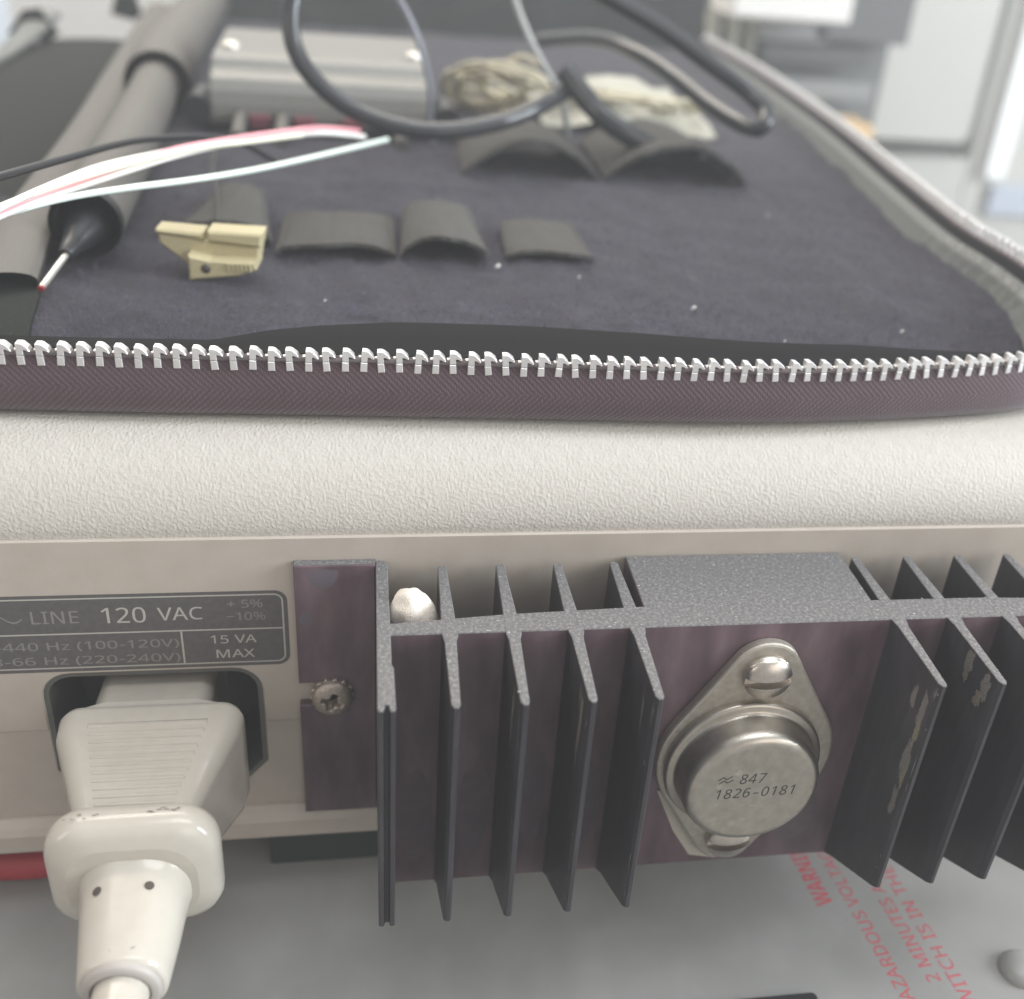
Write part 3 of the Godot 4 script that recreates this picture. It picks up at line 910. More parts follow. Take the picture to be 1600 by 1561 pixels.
func fleece_y(x: float, z: float) -> float:
	var y := 19.4 + 1.3 * wob.get_noise_3d(x * 0.9, 3.0, z * 0.9) + 0.9 * wob.get_noise_3d(x * 4.0, 9.0, z * 4.0)
	y += 1.2 * exp(-pow((z + 46.0) / 12.0, 2)) * clampf((80.0 - x) / 40.0, 0, 1) * clampf((x + 45.0) / 30.0, 0, 1)
	y -= 2.2 * exp(-pow((x - 103.0) / 10.0, 2) - pow((z + 48.0) / 9.0, 2))
	y -= 1.2 * exp(-pow((x + 33.0) / 12.0, 2) - pow((z + 45.0) / 8.0, 2))
	return y

func tool_case() -> void:
	var t := thing("zip_case", "open plum coloured zip case with fleece lining lying on the beige meter", "case")
	var pts := [v(-96, 25, -34), v(-80, 25, -30), v(-62, 25, -28.8), v(-46.6, 25, -28.5), v(-23.3, 25, -27.6), v(1, 25, -27), v(26.8, 25, -26), v(53.9, 24.9, -25.3), v(73.7, 25, -26.5), v(94.6, 25, -29.5), v(107, 25, -35), v(115, 25, -45), v(120.5, 25, -60), v(123, 25, -78), v(123.4, 25, -103), v(129.4, 25, -148.6), v(138, 25, -213), v(145.5, 25, -296), v(147.7, 25, -343), v(149, 25, -400)]
	zip_path = curve(pts, 1.5)
	var n := zip_path.size()
	var arc := [0.0]
	for i in n - 1: arc.append(arc[-1] + zip_path[i].distance_to(zip_path[i + 1]) / MM)
	var frame := func(i: int) -> Array:
		var d := zip_path[mini(i + 1, n - 1)] - zip_path[maxi(i - 1, 0)]
		d.y = 0
		d = d.normalized()
		return [zip_path[i], Vector3(-d.z, 0, d.x), d]
	# woven tape: a wall that stands up from a rolled foot; cross-section as (outwards, height)
	var sec := [[-9.0, 16.05], [-4.0, 16.0], [-0.6, 16.3], [0.9, 17.0], [1.5, 18.3], [1.6, 19.8], [1.3, 21.4], [0.8, 23.0], [0.45, 24.3], [0.1, 25.0], [-0.5, 25.05], [-0.9, 24.4]]
	var st := mb()
	var prev := []
	for i in n:
		var f: Array = frame.call(i)
		var row := []
		var len := 0.0
		for k in sec.size():
			if k: len += Vector2(sec[k][0] - sec[k - 1][0], sec[k][1] - sec[k - 1][1]).length()
			var o: Vector3 = f[0] + f[1] * sec[k][0] * MM
			var bulge := 0.5 * wob.get_noise_2d(arc[i] * 1.2, 5.0) * sin(clampf((sec[k][1] - 16) / 9.0, 0, 1) * PI)
			o.y = sec[k][1] * MM
			o += f[1] * bulge * MM
			row.append([o, Vector2(len / 14.0, arc[i] / 14.0)])
		if i:
			for k in sec.size() - 1:
				tri(st, prev[k][0], row[k][0], row[k + 1][0], 0, prev[k][1], row[k][1], row[k + 1][1])
				tri(st, prev[k][0], row[k + 1][0], prev[k + 1][0], 0, prev[k][1], row[k + 1][1], prev[k + 1][1])
		prev = row
	var tape := obj("zip_tape", st, M.tape, t)
	st = mb()
	var cord := PackedVector3Array()
	for q in range(0, n, 1): cord.append(zip_path[q] + frame.call(q)[1] * (0.35 * MM) + v(0, -0.25 + 0.06 * sin(arc[q] * 5.0), 0))
	tube(st, cord, 0.36, 7)
	obj("zip_cord", st, M.cord, tape)
	# metal teeth, one by one
	var tooth := tooth_mesh()
	var s := 0.6
	var i := 0
	var count := 0
	while s < arc[n - 1] - 3.0 and count < 260:
		while arc[i + 1] < s: i += 1
		var k: float = (s - arc[i]) / (arc[i + 1] - arc[i])
		var f: Array = frame.call(i)
		var at: Vector3 = zip_path[i].lerp(zip_path[i + 1], k)
		var o := put("zip_tooth", tooth, M.zinc, tape)
		var b := Basis(f[2], Vector3.UP, f[1])
		b = b * Basis(Vector3.BACK, rng.randf_range(-0.09, 0.09)) * Basis(Vector3.RIGHT, rng.randf_range(-0.08, 0.05) + 0.2 * clampf((f[1].x - 0.5) * 2.0, 0, 1))
		var out: float = clampf((f[1].x - 0.5) * 2.0, 0, 1)
		o.transform = Transform3D(b, at + v(0, lerpf(-1.75, -0.7, out) + rng.randf_range(-0.08, 0.08), 0) + f[1] * (0.25 * out * MM))
		s += 2.36
		count += 1
	# lining strip that curls in behind the teeth, and the side lining
	st = mb()
	var st_side := mb()
	var lin_pts := [[-96, 4.0, 0.2], [-40, 4.0, 0.2], [-21.2, 3.5, 0.6], [-14.3, 6.6, 0.9], [-7.6, 8.6, 1.0], [3, 10.4, 1.1], [19.5, 10.6, 1.1], [38, 9.4, 1.0], [56.7, 7.4, 0.9], [69.4, 6.4, 0.8], [80.9, 4.4, 0.5], [92, 3.0, 0.2]]
	var reach := func(x: float) -> Vector2:
		for a in lin_pts.size() - 1:
			if x <= lin_pts[a + 1][0]:
				var m := clampf((x - lin_pts[a][0]) / (lin_pts[a + 1][0] - lin_pts[a][0]), 0, 1)
				return Vector2(lerpf(lin_pts[a][1], lin_pts[a + 1][1], m), lerpf(lin_pts[a][2], lin_pts[a + 1][2], m))
		return Vector2(2.5, 0.1)
	prev = []
	for q in n:
		var f: Array = frame.call(q)
		var side: float = clampf((f[1].x - 0.35) * 2.5, 0, 1)
		var x: float = f[0].x / MM
		var r: Vector2 = reach.call(x)
		r = r.lerp(Vector2(4.2, -0.4), side)
		var wave := side * (sin(arc[q] * 1.25 + sin(arc[q] * 0.31) * 1.5)) * 1.0 * exp(-pow((arc[q] - 252.0) / 22.0, 2))
		var row := []
		for c in [[0.6, 0.15 - 0.4 * side], [1.6, 0.2 - 1.3 * side], [r.x * 0.55, r.y * 0.6 - 1.7 * side], [r.x, r.y - 1.6 * side], [r.x + 0.5, r.y - 0.35], [r.x + 1.2 + wave * 0.6, lerpf(-2.6, -3.2, side) + wave * 0.5], [r.x + 3.0, -6.2]]:
			row.append(f[0] - f[1] * c[0] * MM + v(0, c[1], 0))
		if q:
			for k in row.size() - 1:
				quad(st if side < 0.9 or k < 2 else st_side, prev[k], row[k], row[k + 1], prev[k + 1], 0)
		prev = row
	obj("lining_strip", st, M.vinyl, t)
	obj("side_lining", st_side, M.grey_vinyl, t)
	# fleece floor
	st = mb()
	grid(st, 150, 150, func(a, b):
		var z := lerpf(-33.0, -402.0, pow(b, 1.6))
		var x := lerpf(-72.0, side_x(z) - 3.5, a)
		return v(x, fleece_y(x, z), z), Vector2.ONE, 0)
	var floor_piece := obj("fleece_lining", st, M.fleece, t)
	fibres(t)
	# underside and far wall
	st = mb()
	prism(st, PackedVector2Array([Vector2(-66, 33), Vector2(96, 33), Vector2(112, 42), Vector2(120, 78), Vector2(122, 110), Vector2(147, 400), Vector2(-66, 400)]), [[16.03, 0.0], [17.4, 0.0]], xz_up)
	obj("underside", st, M.cloth, t)
	st = mb()
	grid(st, 40, 10, func(a, b):
		var x := lerpf(-70.0, 152.0, a)
		return v(x, 16 + b * 30.0 * (0.86 + 0.3 * wob.get_noise_2d(x * 1.1, 4.0)), -400.0 - b * 14.0 + 3.0 * wob.get_noise_2d(x * 2.0, b * 60.0)), Vector2.ONE, 0)
	obj("end_wall", st, M.green_vinyl, t)
	# spine and the outer flap on the left
	st = mb()
	ribbon(st, [[v(-62, 21.5, -58), v(-51.5, 21.5, -64)], [v(-63.5, 24, -94), v(-54.5, 24, -94)], [v(-68, 24, -157), v(-59, 24, -157)], [v(-75, 24, -231), v(-65, 24, -231)], [v(-82, 24, -305), v(-72, 24, -305)], [v(-90, 24, -390), v(-80, 24, -390)]], 2.2)
	obj("spine", st, M.taupe, t)
	st = mb()
	ribbon(st, [[v(-122, 16.6, -33), v(-46.0, 19.6, -34)], [v(-122, 16.8, -48), v(-48.6, 20.4, -48)], [v(-122, 17, -66), v(-51.6, 20.2, -66)], [v(-122, 17, -94), v(-58.5, 19.5, -94)], [v(-119, 17, -157), v(-69, 19.5, -157)], [v(-118, 17, -231), v(-76, 19.5, -231)], [v(-120, 17, -300), v(-83, 19.5, -300)], [v(-117, 17, -330), v(-86, 20, -322)]], 1.2)
	obj("outer_flap", st, M.green_vinyl, t)
	st = mb()
	ribbon(st, [[v(-124, 17, -120), v(-116, 17.6, -120)], [v(-122, 18, -200), v(-114, 19.2, -200)], [v(-121, 19, -290), v(-113, 20, -290)], [v(-121, 26, -335), v(-110, 26, -335)]], 2.0)
	obj("flap_edge", st, M.grey_vinyl, t)
	for q in [[-113.0, -322.0, 13.0, 9.0], [-96.0, -392.0, 9.0, 15.0]]:
		st = mb()
		prism(st, PackedVector2Array([Vector2(q[0] - q[2], 20), Vector2(q[0], 18), Vector2(q[0] + q[2] * 0.35, 21), Vector2(q[0] - q[2] * 0.1, 20 + q[3]), Vector2(q[0] - q[2] * 0.5, 20 + q[3] * 0.9)]), bev(q[1] - 2.5, q[1], 0.5), xyz)
		obj("corner_tab", st, M.green_vinyl, t)
	# elastic loops sewn to the fleece
	var loops := [[-35.6, -18.2, -122, -91, 4.2, 0.55], [-17.4, 4.0, -108, -86, 2.2, 1.0], [4.6, 21.0, -113, -84, 4.0, 0.85], [24.2, 40.8, -107, -86, 1.2, 0.9]]
	for l in loops:
		arch(t, "elastic_loop", l[0], l[1], l[2], l[3], l[4], l[5], 0.8)
	arch(t, "elastic_loop", 21, 54, -186, -150, 8.0, 0.95, 1.2)
	arch(t, "elastic_loop", 55, 91, -190, -149, 9.0, 0.9, 1.2)
	# sleeve that holds the far end of the pen probe
	st = mb()
	tube(st, curve([v(-55.5, 27, -203), v(-58.5, 27.5, -232), v(-62, 28, -300), v(-66, 28, -395)], 6), func(a): return lerpf(8.4, 8.0, a), 26, false)
	tube(st, curve([v(-66, 28, -395), v(-62, 28, -300), v(-58.5, 27.5, -232), v(-55.5, 27, -203)], 6), func(a): return lerpf(7.2, 7.6, a), 26, false)
	obj("probe_sleeve", st, M.taupe, t)
	# lint
	for q in [[53.1, -60.6, 0.75, "largest white lint fleck, alone on the fleece right of centre"], [21.7, -80.7, 0.8, "white lint fleck at the right foot of the third elastic loop"], [36, -75.1, 0.35, "tiny lint speck in front of the fourth elastic loop"], [87.8, -52.9, 0.5, "pale lint fleck on the fleece near the right front corner"], [86.9, -120.9, 0.4, "faint lint speck right of the big elastic loops"], [-8, -62, 0.3, "tiny lint speck in front of the second elastic loop"], [64, -45, 0.3, "tiny lint speck just behind the front zip"]]:
		st = mb()
		tube(st, curve([v(q[0], fleece_y(q[0], q[1]) + 0.9, q[1]), v(q[0] + q[2] * 0.5, fleece_y(q[0], q[1]) + 1.3, q[1] + q[2] * 0.3), v(q[0] + q[2], fleece_y(q[0], q[1]) + 1.0, q[1] - q[2])], 0.2), func(a): return 0.34 * q[2] * (1.2 - absf(a - 0.5)), 6)
		var o := obj("lint_fleck", st, M.lint)
		tag(o, q[3], "lint", "lint flecks on the fleece")

func ribbon(st: SurfaceTool, rows: Array, thick: float) -> void:
	var up := v(0, thick * 0.5, 0)
	var l := curve(rows.map(func(r): return r[0]), 6.0)
	var r := []
	# sample the right edge at the same count
	var rr := curve(rows.map(func(q): return q[1]), 3.0)
	for i in l.size(): r.append(rr[mini(int(round(float(i) / (l.size() - 1) * (rr.size() - 1))), rr.size() - 1)])
	for i in l.size() - 1:
		var q := []
		for k in [i, i + 1]:
			var ring := []
			for s in 17:
				var c := float(s) / 16
				var o: Vector3 = l[k].lerp(r[k], c)
				ring.append(o + up * (0.25 + 1.6 * pow(sin(c * PI), 0.6)))
			q.append(ring)
		for s in 16: quad(st, q[0][s], q[0][s + 1], q[1][s + 1], q[1][s], 0)
		quad(st, l[i] - up, q[0][0], q[1][0], l[i + 1] - up, 1)
		quad(st, q[0][16], r[i] - up, r[i + 1] - up, q[1][16], 2)

func arch(t: Node, n: String, x0: float, x1: float, z0: float, z1: float, h: float, waist: float, thick: float) -> void:
	var st := mb()
	var p := PackedVector2Array()
	var k := 20
	for s in k + 1: p.append(Vector2(float(s) / k, 1.0))
	for s in k + 1: p.append(Vector2(1.0 - float(s) / k, 0.0))
	var rows := []
	var m := 12
	for j in m + 1:
		var c := float(j) / m
		var w := lerpf(1.0, waist, c)
		var ring := []
		for q in p:
			var x := (x0 + x1) * 0.5 + (q.x - 0.5) * (x1 - x0) * w
			var lift := pow(sin(q.x * PI), 0.8 if h > 6.0 else 0.5) * h * (1.0 + 0.2 * wob.get_noise_2d(q.x * 24.0 + x0 * 7.0, c * 30.0)) * lerpf(1.0, 0.75, c) + 0.5 * wob.get_noise_3d(x * 5, 1.0, c * 60)
			ring.append(v(x, fleece_y((x0 + x1) * 0.5, z1) + 0.4 + lift + (thick if q.y > 0.5 else 0.0), lerpf(z1, z0, c) + 0.9 * sin(q.x * PI) + 1.2 * wob.get_noise_2d(x * 6.0, c * 30.0 + x0)))
		rows.append(ring)
	var nn := p.size()
	for j in m:
		for i in nn:
			quad(st, rows[j][i], rows[j][(i + 1) % nn], rows[j + 1][(i + 1) % nn], rows[j + 1][i], 0 if i < k else (1 if i > k and i < nn - 1 else 2))
	for i in k:
		quad(st, rows[0][i], rows[0][nn - 1 - i], rows[0][nn - 2 - i], rows[0][i + 1])
	var band := obj(n, st, M.elastic, t)
	st = mb()
	for e in [0.05, 0.95]:
		for j in 9:
			var c := lerpf(0.08, 0.92, j / 8.0)
			var w := lerpf(1.0, waist, c)
			var x: float = (x0 + x1) * 0.5 + (e - 0.5) * (x1 - x0) * w
			var lift: float = pow(sin(e * PI), 0.8 if h > 6.0 else 0.5) * h
			var o := v(x, fleece_y((x0 + x1) * 0.5, z1) + 0.55 + lift + thick, lerpf(z1, z0, c))
			tube(st, PackedVector3Array([o, o + v(0, 0.1, -0.5), o + v(0, 0, -1.1)]), 0.16, 5)
	tag(obj("stitching", st, M.taupe, band), "", "", "", "stuff")

func tooth_mesh() -> Mesh:
	var st := mb()
	var f := func(a, b, c): return v(a, b, c)
	var leg := PackedVector2Array([Vector2(-0.46, 0), Vector2(0.46, 0.03), Vector2(0.41, 1.28), Vector2(-0.44, 1.28)])
	prism(st, leg, [[-0.8, 0.06], [-0.7, 0.0], [0.8, 0.0], [0.88, 0.07]], f)
	var hd := PackedVector2Array([Vector2(-0.44, 1.33), Vector2(0.42, 1.33), Vector2(0.4, 1.98), Vector2(0.58, 2.02), Vector2(1.12, 1.78), Vector2(1.26, 1.86), Vector2(1.08, 2.28), Vector2(0.55, 2.76), Vector2(0.25, 2.9), Vector2(-0.36, 2.9), Vector2(-0.42, 2.2)])
	prism(st, hd, [[-0.5, 0.05], [-0.44, 0.0], [0.74, 0.0], [0.82, 0.06]], f)
	box(st, -0.78, 1.5, -0.3, -0.46, 1.95, 0.4, 0.08)
	st.generate_normals()
	return st.commit()

func fibres(t: Node) -> void:
	var st := mb()
	var pts := [Vector3(0, 0, 0), Vector3(0.10, 0.5, 0.1), Vector3(0.35, 0.8, 0.0), Vector3(0.8, 0.85, 0.2)]
	for k in 3:
		for w in [Vector3(0, 0, 0.5), Vector3(0, 0.5, 0)]:
			var a: Vector3 = pts[k]
			var b: Vector3 = pts[k + 1]
			var r0 := 0.03 * (1.0 - k * 0.25)
			var r1 := 0.03 * (0.75 - k * 0.25)
			quad(st, (a - w * r0 * 2) * MM, (b - w * r1 * 2) * MM, (b + w * r1 * 2) * MM, (a + w * r0 * 2) * MM)
	st.generate_normals()
	var mm := MultiMesh.new()
	mm.transform_format = MultiMesh.TRANSFORM_3D
	mm.mesh = st.commit()
	mm.instance_count = 56000
	for i in mm.instance_count:
		var long := i % 150 == 0
		var z := lerpf(-34.0, -190.0, pow(rng.randf(), 1.8))
		var x := lerpf(-50.0, side_x(z) - 5.0, rng.randf())
		var s := rng.randf_range(0.5, 1.7) * (2.2 if long else 1.0)
		var b := Basis(Vector3.UP, rng.randf() * TAU) * Basis(Vector3.RIGHT, rng.randf_range(-0.9, 0.9))
		mm.set_instance_transform(i, Transform3D(b.scaled(Vector3(s, s * rng.randf_range(0.3, 1.0), s)), v(x, fleece_y(x, z) - 0.08, z)))
	var o := MultiMeshInstance3D.new()
	o.name = "fleece_nap"
	o.multimesh = mm
	o.material_override = M.fibre
	o.set_meta("kind", "stuff")
	t.add_child(o, true)

# ---------------------------------------------------------------- things in the case
func accessories() -> void:
	# beige test clip in the first loop
	var t := thing("test_clip", "beige plastic test clip held by the leftmost elastic loop", "clip")
	var st := mb()
	var fr := Transform3D(Basis(Vector3.UP, deg_to_rad(-4)).scaled(Vector3.ONE * 0.92), v(-26.4, 22.4, -75.0))
	var loc := func(x, y, z): return fr * v(x, y, z)
	prism(st, PackedVector2Array([Vector2(-9.2, 2.6), Vector2(-3.6, -2.0), Vector2(8.2, 0.4), Vector2(8.6, 2.6), Vector2(-1.5, 3.4), Vector2(-9.2, 4.4)]), bev(-4, 1.2, 0.4), loc)
	prism(st, PackedVector2Array([Vector2(-3.7, -3.1), Vector2(5.0, -1.9), Vector2(8.2, -0.6), Vector2(8.3, 0.9), Vector2(0.2, 0.9), Vector2(-3.6, 1.6)]), bev(-3, 4.6, 0.4), loc)
	obj("body", st, M.beige, t)
	st = mb()
	prism(st, PackedVector2Array([Vector2(-0.6, 3.6), Vector2(8.8, 2.8), Vector2(9.2, 5.3), Vector2(-0.4, 5.4)]), bev(-3.5, 2.2, 0.4), loc)
	prism(st, PackedVector2Array([Vector2(-9.6, 4.5), Vector2(-1.2, 3.6), Vector2(-1.2, 4.9), Vector2(-9.4, 5.2)]), bev(-3.5, 1.8, 0.4), loc)
	obj("jaw", st, M.beige, t)
	st = mb()
	for k in 6: prism(st, PackedVector2Array([Vector2(3.2 + k * 0.75, -0.9), Vector2(3.55 + k * 0.75, -0.9), Vector2(3.55 + k * 0.75, 0.5), Vector2(3.2 + k * 0.75, 0.5)]), bev(4.5, 4.9, 0.08), loc)
	obj("grip_teeth", st, M.beige, t)
	st = mb()
	lathe(st, [[0.85, 0.0], [0.85, 0.05], [0.0, 0.05]], loc.call(-0.6, -0.7, 4.62), fr.basis, 20)
	obj("painted_pivot_hole", st, M.hole, t)  # flat dark disc in place of a shaded pivot hole
	st = mb()
	tube(st, curve([v(-36, 22, -158), v(-33.6, 22.5, -132.6), v(-31.0, 23.5, -117), v(-28.6, 24.4, -100), v(-27.5, 24, -90)]), 0.4, 8)
	obj("lead", st, M.elastic, t)
	# pen probe lying along the left
	t = thing("pen_probe", "grey brown pen probe with black nose and bare needle tip", "probe")
	st = mb()
	tube(st, curve([v(-47.5, 25.8, -81), v(-50.5, 26, -130), v(-54, 26.5, -180), v(-57, 27, -215)], 6), 5.8, 28, false)
	tube(st, curve([v(-57, 27, -215), v(-54, 26.5, -180), v(-50.5, 26, -130), v(-47.5, 25.8, -81)], 6), 5.0, 28, false)
	obj("barrel", st, M.taupe, t)
	st = mb()
	tube(st, curve([v(-47.45, 25.8, -82.0), v(-47.4, 25.8, -80.4), v(-47.35, 25.8, -79.6)], 0.4), func(a): return 5.9 - 0.2 * a, 28, false)
	tube(st, curve([v(-47.35, 25.8, -79.6), v(-47.4, 25.8, -80.4), v(-47.45, 25.8, -84.0)], 0.4), 4.9, 28, false)
	obj("rim", st, M.black, t)
	st = mb()
	tube(st, curve([v(-48.0, 25.2, -95), v(-47.6, 25.0, -84), v(-48.6, 23.6, -76), v(-49.2, 22.9, -72.5)], 1.0), func(a): return lerpf(4.6, 1.0, clampf((a - 0.4) / 0.6, 0, 1)), 22)
	obj("nose", st, M.black, t)
	st = mb()
	tube(st, curve([v(-49.0, 23.0, -73.5), v(-50.6, 20.9, -62.5)], 2.0), 0.5, 10)
	obj("needle", st, M.steel, t)
	st = mb()
	tube(st, curve([v(-50.55, 20.95, -62.9), v(-50.7, 20.75, -62.1)], 0.3), 0.52, 8)
	obj("tip_cap", st, M.red, t)
	# grey pod with posts
	t = thing("connector_pod", "grey ridged connector pod with a screw at each end standing on the lining", "pod")
	st = mb()
	var prof := PackedVector2Array([Vector2(186, 21.5), Vector2(187.2, 21.0), Vector2(232, 21.0), Vector2(233, 36.5), Vector2(231, 38.4), Vector2(200, 36.6), Vector2(196, 35.6), Vector2(194.6, 34.2), Vector2(194.0, 33.6), Vector2(191.6, 33.3), Vector2(188.8, 31.8), Vector2(186.8, 29.2), Vector2(185.9, 26.0), Vector2(185.7, 23.4)])
	prism(st, prof, [[-40.5, 0.6], [-39.9, 0.0], [14.4, 0.0], [15.0, 0.6]], zy_across)
	obj("body", st, M.pod, t)
	for x in [-36.5, 11.5]:
		st = mb()
		lathe(st, [[2.3, 0.0], [2.2, 0.8], [1.4, 1.3], [0.0, 1.4]], v(x, 37.0, -206), Basis(Vector3.RIGHT, -PI / 2), 20)
		obj("screw", st, M.steel, t)
	for x in [-43.5, 19.5]:
		st = mb()
		tube(st, curve([v(x, 25, -200), v(x, 25, -184)], 4.0), 3.4, 12)
		obj("jack_screw", st, M.black, t)
	for x in [-33.0, -22.6, 7.0]:
		st = mb()
		tube(st, curve([v(x, 24.4, -190), v(x + 0.3, 21.6, -176), v(x + 0.3, 21.0, -172)], 3.0), 1.7, 12)
		obj("post", st, M.taupe, t)
	for x in [-28.0, -17.0, -5.0, 12.0]:
		st = mb()
		box(st, x - 2.6, 20.4, -186.5, x + 2.6, 24.0, -183.8, 0.4)
		obj("red_socket", st, mat(lin(0.16, 0.035, 0.05), 0.6), t)
	# cables
	wire("coiled_cable", "thick glossy dark cable looping in front of the grey pod", "cable", [v(-1.5, 74, -170), v(-8.2, 64.9, -160), v(-15.8, 57.1, -156), v(-17.3, 48.4, -152), v(-14.1, 41, -150), v(-5.8, 34.3, -148), v(5.5, 30.8, -146), v(17, 30.3, -146), v(30.6, 32.5, -150), v(42, 35.5, -160), v(52, 37, -178)], 2.0, M.cable)
	wire("bent_cable", "thick glossy dark cable bent back on itself near the right zip", "cable", [v(26, 70, -160), v(43.2, 64, -160), v(55.7, 58.8, -160), v(68.8, 53, -160), v(80.3, 46.5, -158), v(89, 41.6, -155), v(92.9, 38, -150), v(91.6, 34.9, -146), v(89.5, 33.7, -152), v(84, 35.8, -165), v(77.2, 40.2, -180), v(69.8, 43.6, -195), v(62.9, 43.8, -215), v(52, 38, -250)], 2.1, M.cable)
	wire("cable_end", "stub of thick black cable rising from the right elastic loop", "cable", [v(47.5, 41, -170), v(51.4, 36.4, -165), v(56.2, 32.3, -160), v(62.5, 28.9, -158), v(72.6, 24.6, -160), v(84.3, 22.4, -176)], 2.7, M.cable)
	wire("clear_lead", "thin translucent lead dropping from above onto the black cable stub", "wire", [v(30, 70, -200), v(34.4, 58.9, -190), v(37.6, 50.7, -185), v(41.5, 43.3, -180), v(45.3, 37.6, -178), v(49.1, 31.2, -180), v(52, 23, -186)], 0.85, M.clear)
	wire("grey_lead", "thin grey lead hanging down the right end of the grey pod", "wire", [v(-4, 66, -176), v(4.5, 57.2, -170), v(8.9, 50.8, -168), v(12, 43.3, -168), v(14.1, 35, -170), v(14.3, 27.8, -172), v(15.5, 21.5, -174)], 0.8, mat(lin(0.26, 0.27, 0.31), 0.35))
	wire("white_wire", "white insulated wire, uppermost of the bundle crossing the pen probe", "wire", [v(-62, 38.5, -14), v(-51, 38.0, -36.4), v(-49, 38, -45.4), v(-46.1, 38, -56.4), v(-41.8, 38, -68.8), v(-36.7, 37, -82.2), v(-31.3, 36, -93.9), v(-22.1, 34, -111.3), v(-10.8, 32, -129.2), v(-1.6, 30, -137)], 0.5, mat(lin(0.82, 0.81, 0.77), 0.4))
	wire("red_wire", "pinkish red and white wire beside the white wire in the bundle", "wire", [v(-63, 36.5, -18), v(-52.5, 36.7, -40.5), v(-49.9, 36.7, -48), v(-45.6, 36.7, -60.7), v(-40, 36.8, -73.3), v(-33, 37.6, -84.3), v(-26.5, 36.3, -99.2), v(-18.7, 34.8, -114.4), v(-10.8, 32.9, -129.9), v(-3, 30.0, -142.7)], 0.48, mat(lin(0.80, 0.36, 0.40), 0.45))
	wire("yellow_wire", "pale yellow wire in the bundle crossing the pen probe", "wire", [v(-63, 36, -12), v(-51.6, 37.6, -37.8), v(-49.6, 37.7, -46.8), v(-44.1, 37.9, -60.1), v(-37.5, 37.7, -73.7), v(-30, 36.8, -89.7), v(-23.4, 35, -104.1), v(-14, 33.2, -121)], 0.48, mat(lin(0.86, 0.85, 0.68), 0.45))
	wire("green_wire", "pale green and white wire, lowest of the bundle crossing the fleece", "wire", [v(-64, 36, -22), v(-53.8, 36, -44.3), v(-50.4, 36, -49), v(-44.3, 36, -58.4), v(-36.8, 36, -65.3), v(-28.9, 35, -75.6), v(-20.1, 34, -88.1), v(-10, 32, -109.3), v(3.3, 29, -140.2)], 0.5, mat(lin(0.74, 0.84, 0.77), 0.4))
	wire("slim_white_wire", "thin white wire close under the pinkish wire in the bundle", "wire", [v(-63, 35.5, -16), v(-52, 36.2, -39.4), v(-49.7, 36.3, -47.6), v(-45.2, 36.2, -59.7), v(-39.4, 36.2, -72.5), v(-32.6, 36.3, -85.5), v(-25.8, 35.2, -101.0), v(-18.2, 33.7, -115.4), v(-10.4, 31.9, -131)], 0.42, mat(lin(0.80, 0.78, 0.74), 0.4))
	wire("black_wire", "thin black wire arching above the coloured wires at the left", "wire", [v(-64, 41, -36), v(-54.1, 40, -47.7), v(-51, 40, -53.7), v(-46.4, 39, -69.4), v(-41.3, 38, -85.6), v(-37.6, 36, -99.7), v(-31, 33, -115.8), v(-26, 29.5, -127), v(-20, 23, -138)], 0.6, M.black)
	# bundles of cream wire behind the loops
	t = thing("wire_hank", "loose hank of cream wires behind the dark cable stub", "wires")
	for k in 22:
		st = mb()
		var loose := k > 13
		var cx := 37.0 + rng.randf_range(-7.0, 7.0) if not loose else rng.randf_range(60, 84)
		var cz := -216.0 - rng.randf() * 16
		var p := []
		var rx := rng.randf_range(7, 16.5) if not loose else rng.randf_range(12, 20)
		var ry := rng.randf_range(3.0, 8.5) if not loose else rng.randf_range(1.5, 3.5)
		var ph := rng.randf() * TAU
		for i in 10:
			var a := ph + i * TAU / 10 * 0.95
			p.append(v(cx + cos(a) * rx, (27.5 if not loose else 26.5) + sin(a) * ry + rng.randf_range(-1.0, 1.0), cz + sin(a + 0.6) * (7.0 if not loose else 12.0)))
		tube(st, curve(p), 0.75, 8)
		obj("strand", st, M.cream, t)
	st = mb()
	grid(st, 40, 30, func(a, b):
		var x := lerpf(48.0, 100.0, a)
		var z := lerpf(-205.0, -268.0, b)
		return v(x, 21.5 + 8.0 * sin(a * PI) * sin(b * PI) + 4.0 * wob.get_noise_3d(x * 1.6, 6, z * 1.6), z), Vector2.ONE, 0)
	var bag := obj("polythene_bag", st, mat(lin(0.36, 0.355, 0.30), 0.4))
	tag(bag, "crumpled milky bag behind the right elastic loop", "bag")

func wire(n: String, label: String, category: String, p: Array, r: float, m: Material) -> void:
	var st := mb()
	tube(st, curve(p, 1.2), r, 14)
	tag(obj(n, st, m), label, category)

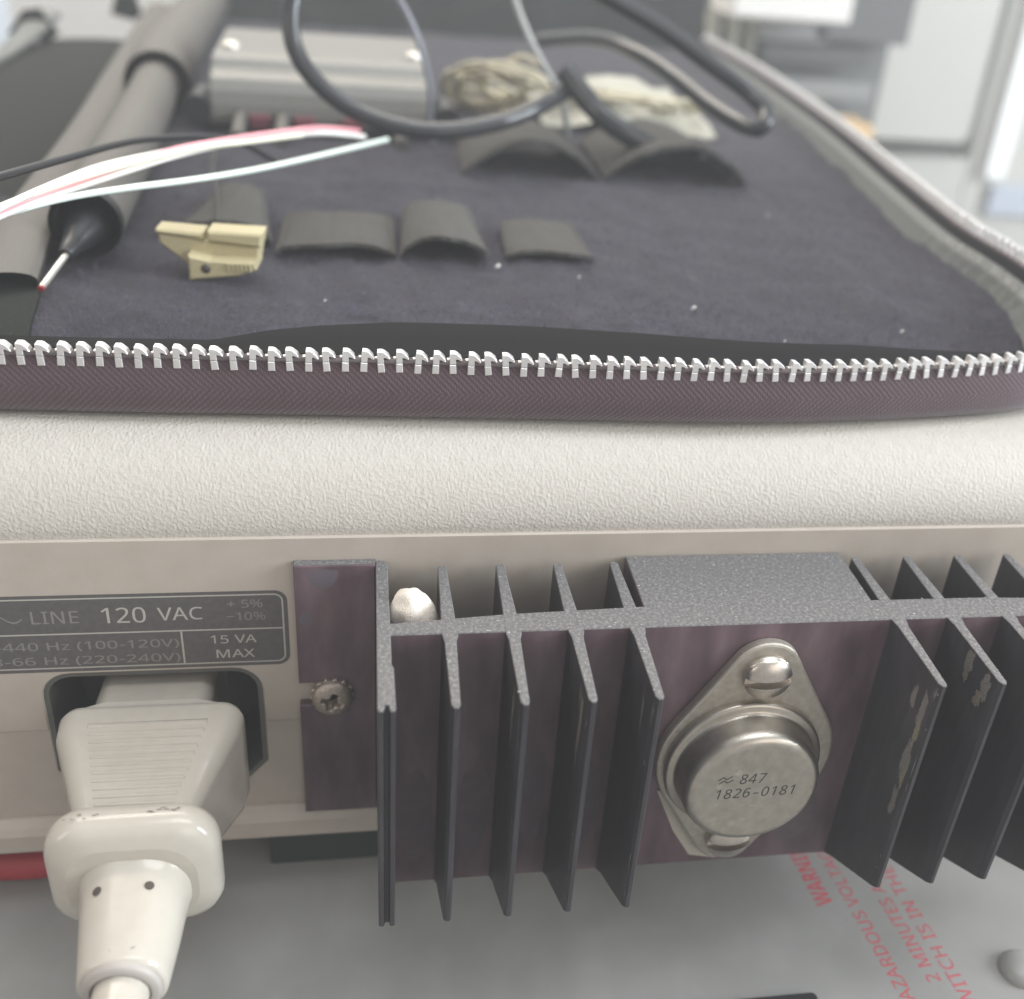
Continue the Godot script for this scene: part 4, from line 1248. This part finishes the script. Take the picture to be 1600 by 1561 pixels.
# ---------------------------------------------------------------- far, out of focus
func background() -> void:
	var t := thing("cabinet", "pale cabinet with a flush door and dark shadow gap, out of focus behind", "cabinet", v(0, 0, -600))
	var st := mb()
	box(st, 421, -260, -200, 620, 210, -12, 1.0)
	box(st, 318, -260, -200, 420.6, -66.5, -12, 1.0)
	box(st, 318, -66, -300, 420.6, 210, -195, 1.0)
	obj("carcass", st, M.cabinet, t)
	st = mb()
	prism(st, rect(318, -53.5, 408.5, 204, 7.0), bev(-150, 0, 1.0), xyz)
	obj("door", st, M.cabinet, t)
	st = mb()
	box(st, 441, -104, -12, 520, -83, -6, 0.8)
	obj("drawer_front", st, mat(lin(0.40, 0.44, 0.50), 0.5), t)
	st = mb()
	box(st, 431.5, -77, -11.9, 446, 206, -4, 0.5)
	var strip := obj("window_light_strip", st, mat(lin(0.9, 0.9, 0.89), 0.45))  # white strip stands for bright window daylight, painted rather than lit
	strip.position = v(0, 0, -600)
	tag(strip, "narrow white strip painted bright to stand for window daylight beside the cabinet door", "post")
	# clutter on a rack left of the cabinet
	t = thing("equipment_rack", "blurred dark equipment rack between the white wall and the cabinet", "rack", v(0, 0, -540))
	st = mb()
	box(st, 196, -120, -80, 322, 60, -30, 1.0)
	obj("back", st, mat(lin(0.13, 0.135, 0.125), 0.7), t)
	for k in [[199, 205], [212, 217], [224, 228]]:
		st = mb()
		box(st, k[0], -120, -30, k[1], 22, -14, 0.6)
		obj("upright", st, mat(lin(0.34, 0.34, 0.27), 0.6), t)
	for k in [[232, -2, 300, 8, 0.055], [236, -22, 306, -11, 0.22], [228, 10, 270, 20, 0.18], [262, 12, 322, 60, 0.085]]:
		st = mb()
		box(st, k[0], k[1], -30, k[2], k[3], -8, 0.8)
		obj("module", st, mat(lin(k[4], k[4] * 1.02, k[4] * 1.0), 0.6), t)
	st = mb()
	box(st, 194, 26, -545, 262, 90, -500, 1.0)
	tag(obj("white_box", st, mat(lin(0.72, 0.70, 0.66), 0.6)), "white box in front of the rack at the upper edge", "box")
	st = mb()
	box(st, 262, -43, -535, 290, -28, -500, 1.0)
	tag(obj("orange_box", st, mat(lin(0.62, 0.42, 0.20), 0.6)), "small tan orange box low beside the cabinet", "box")
	st = mb()
	box(st, -330, -120, -560, -192, 160, -520, 2.0)
	tag(obj("white_board", st, mat(lin(0.66, 0.72, 0.78), 0.5)), "bluish white board at the far upper left", "board")
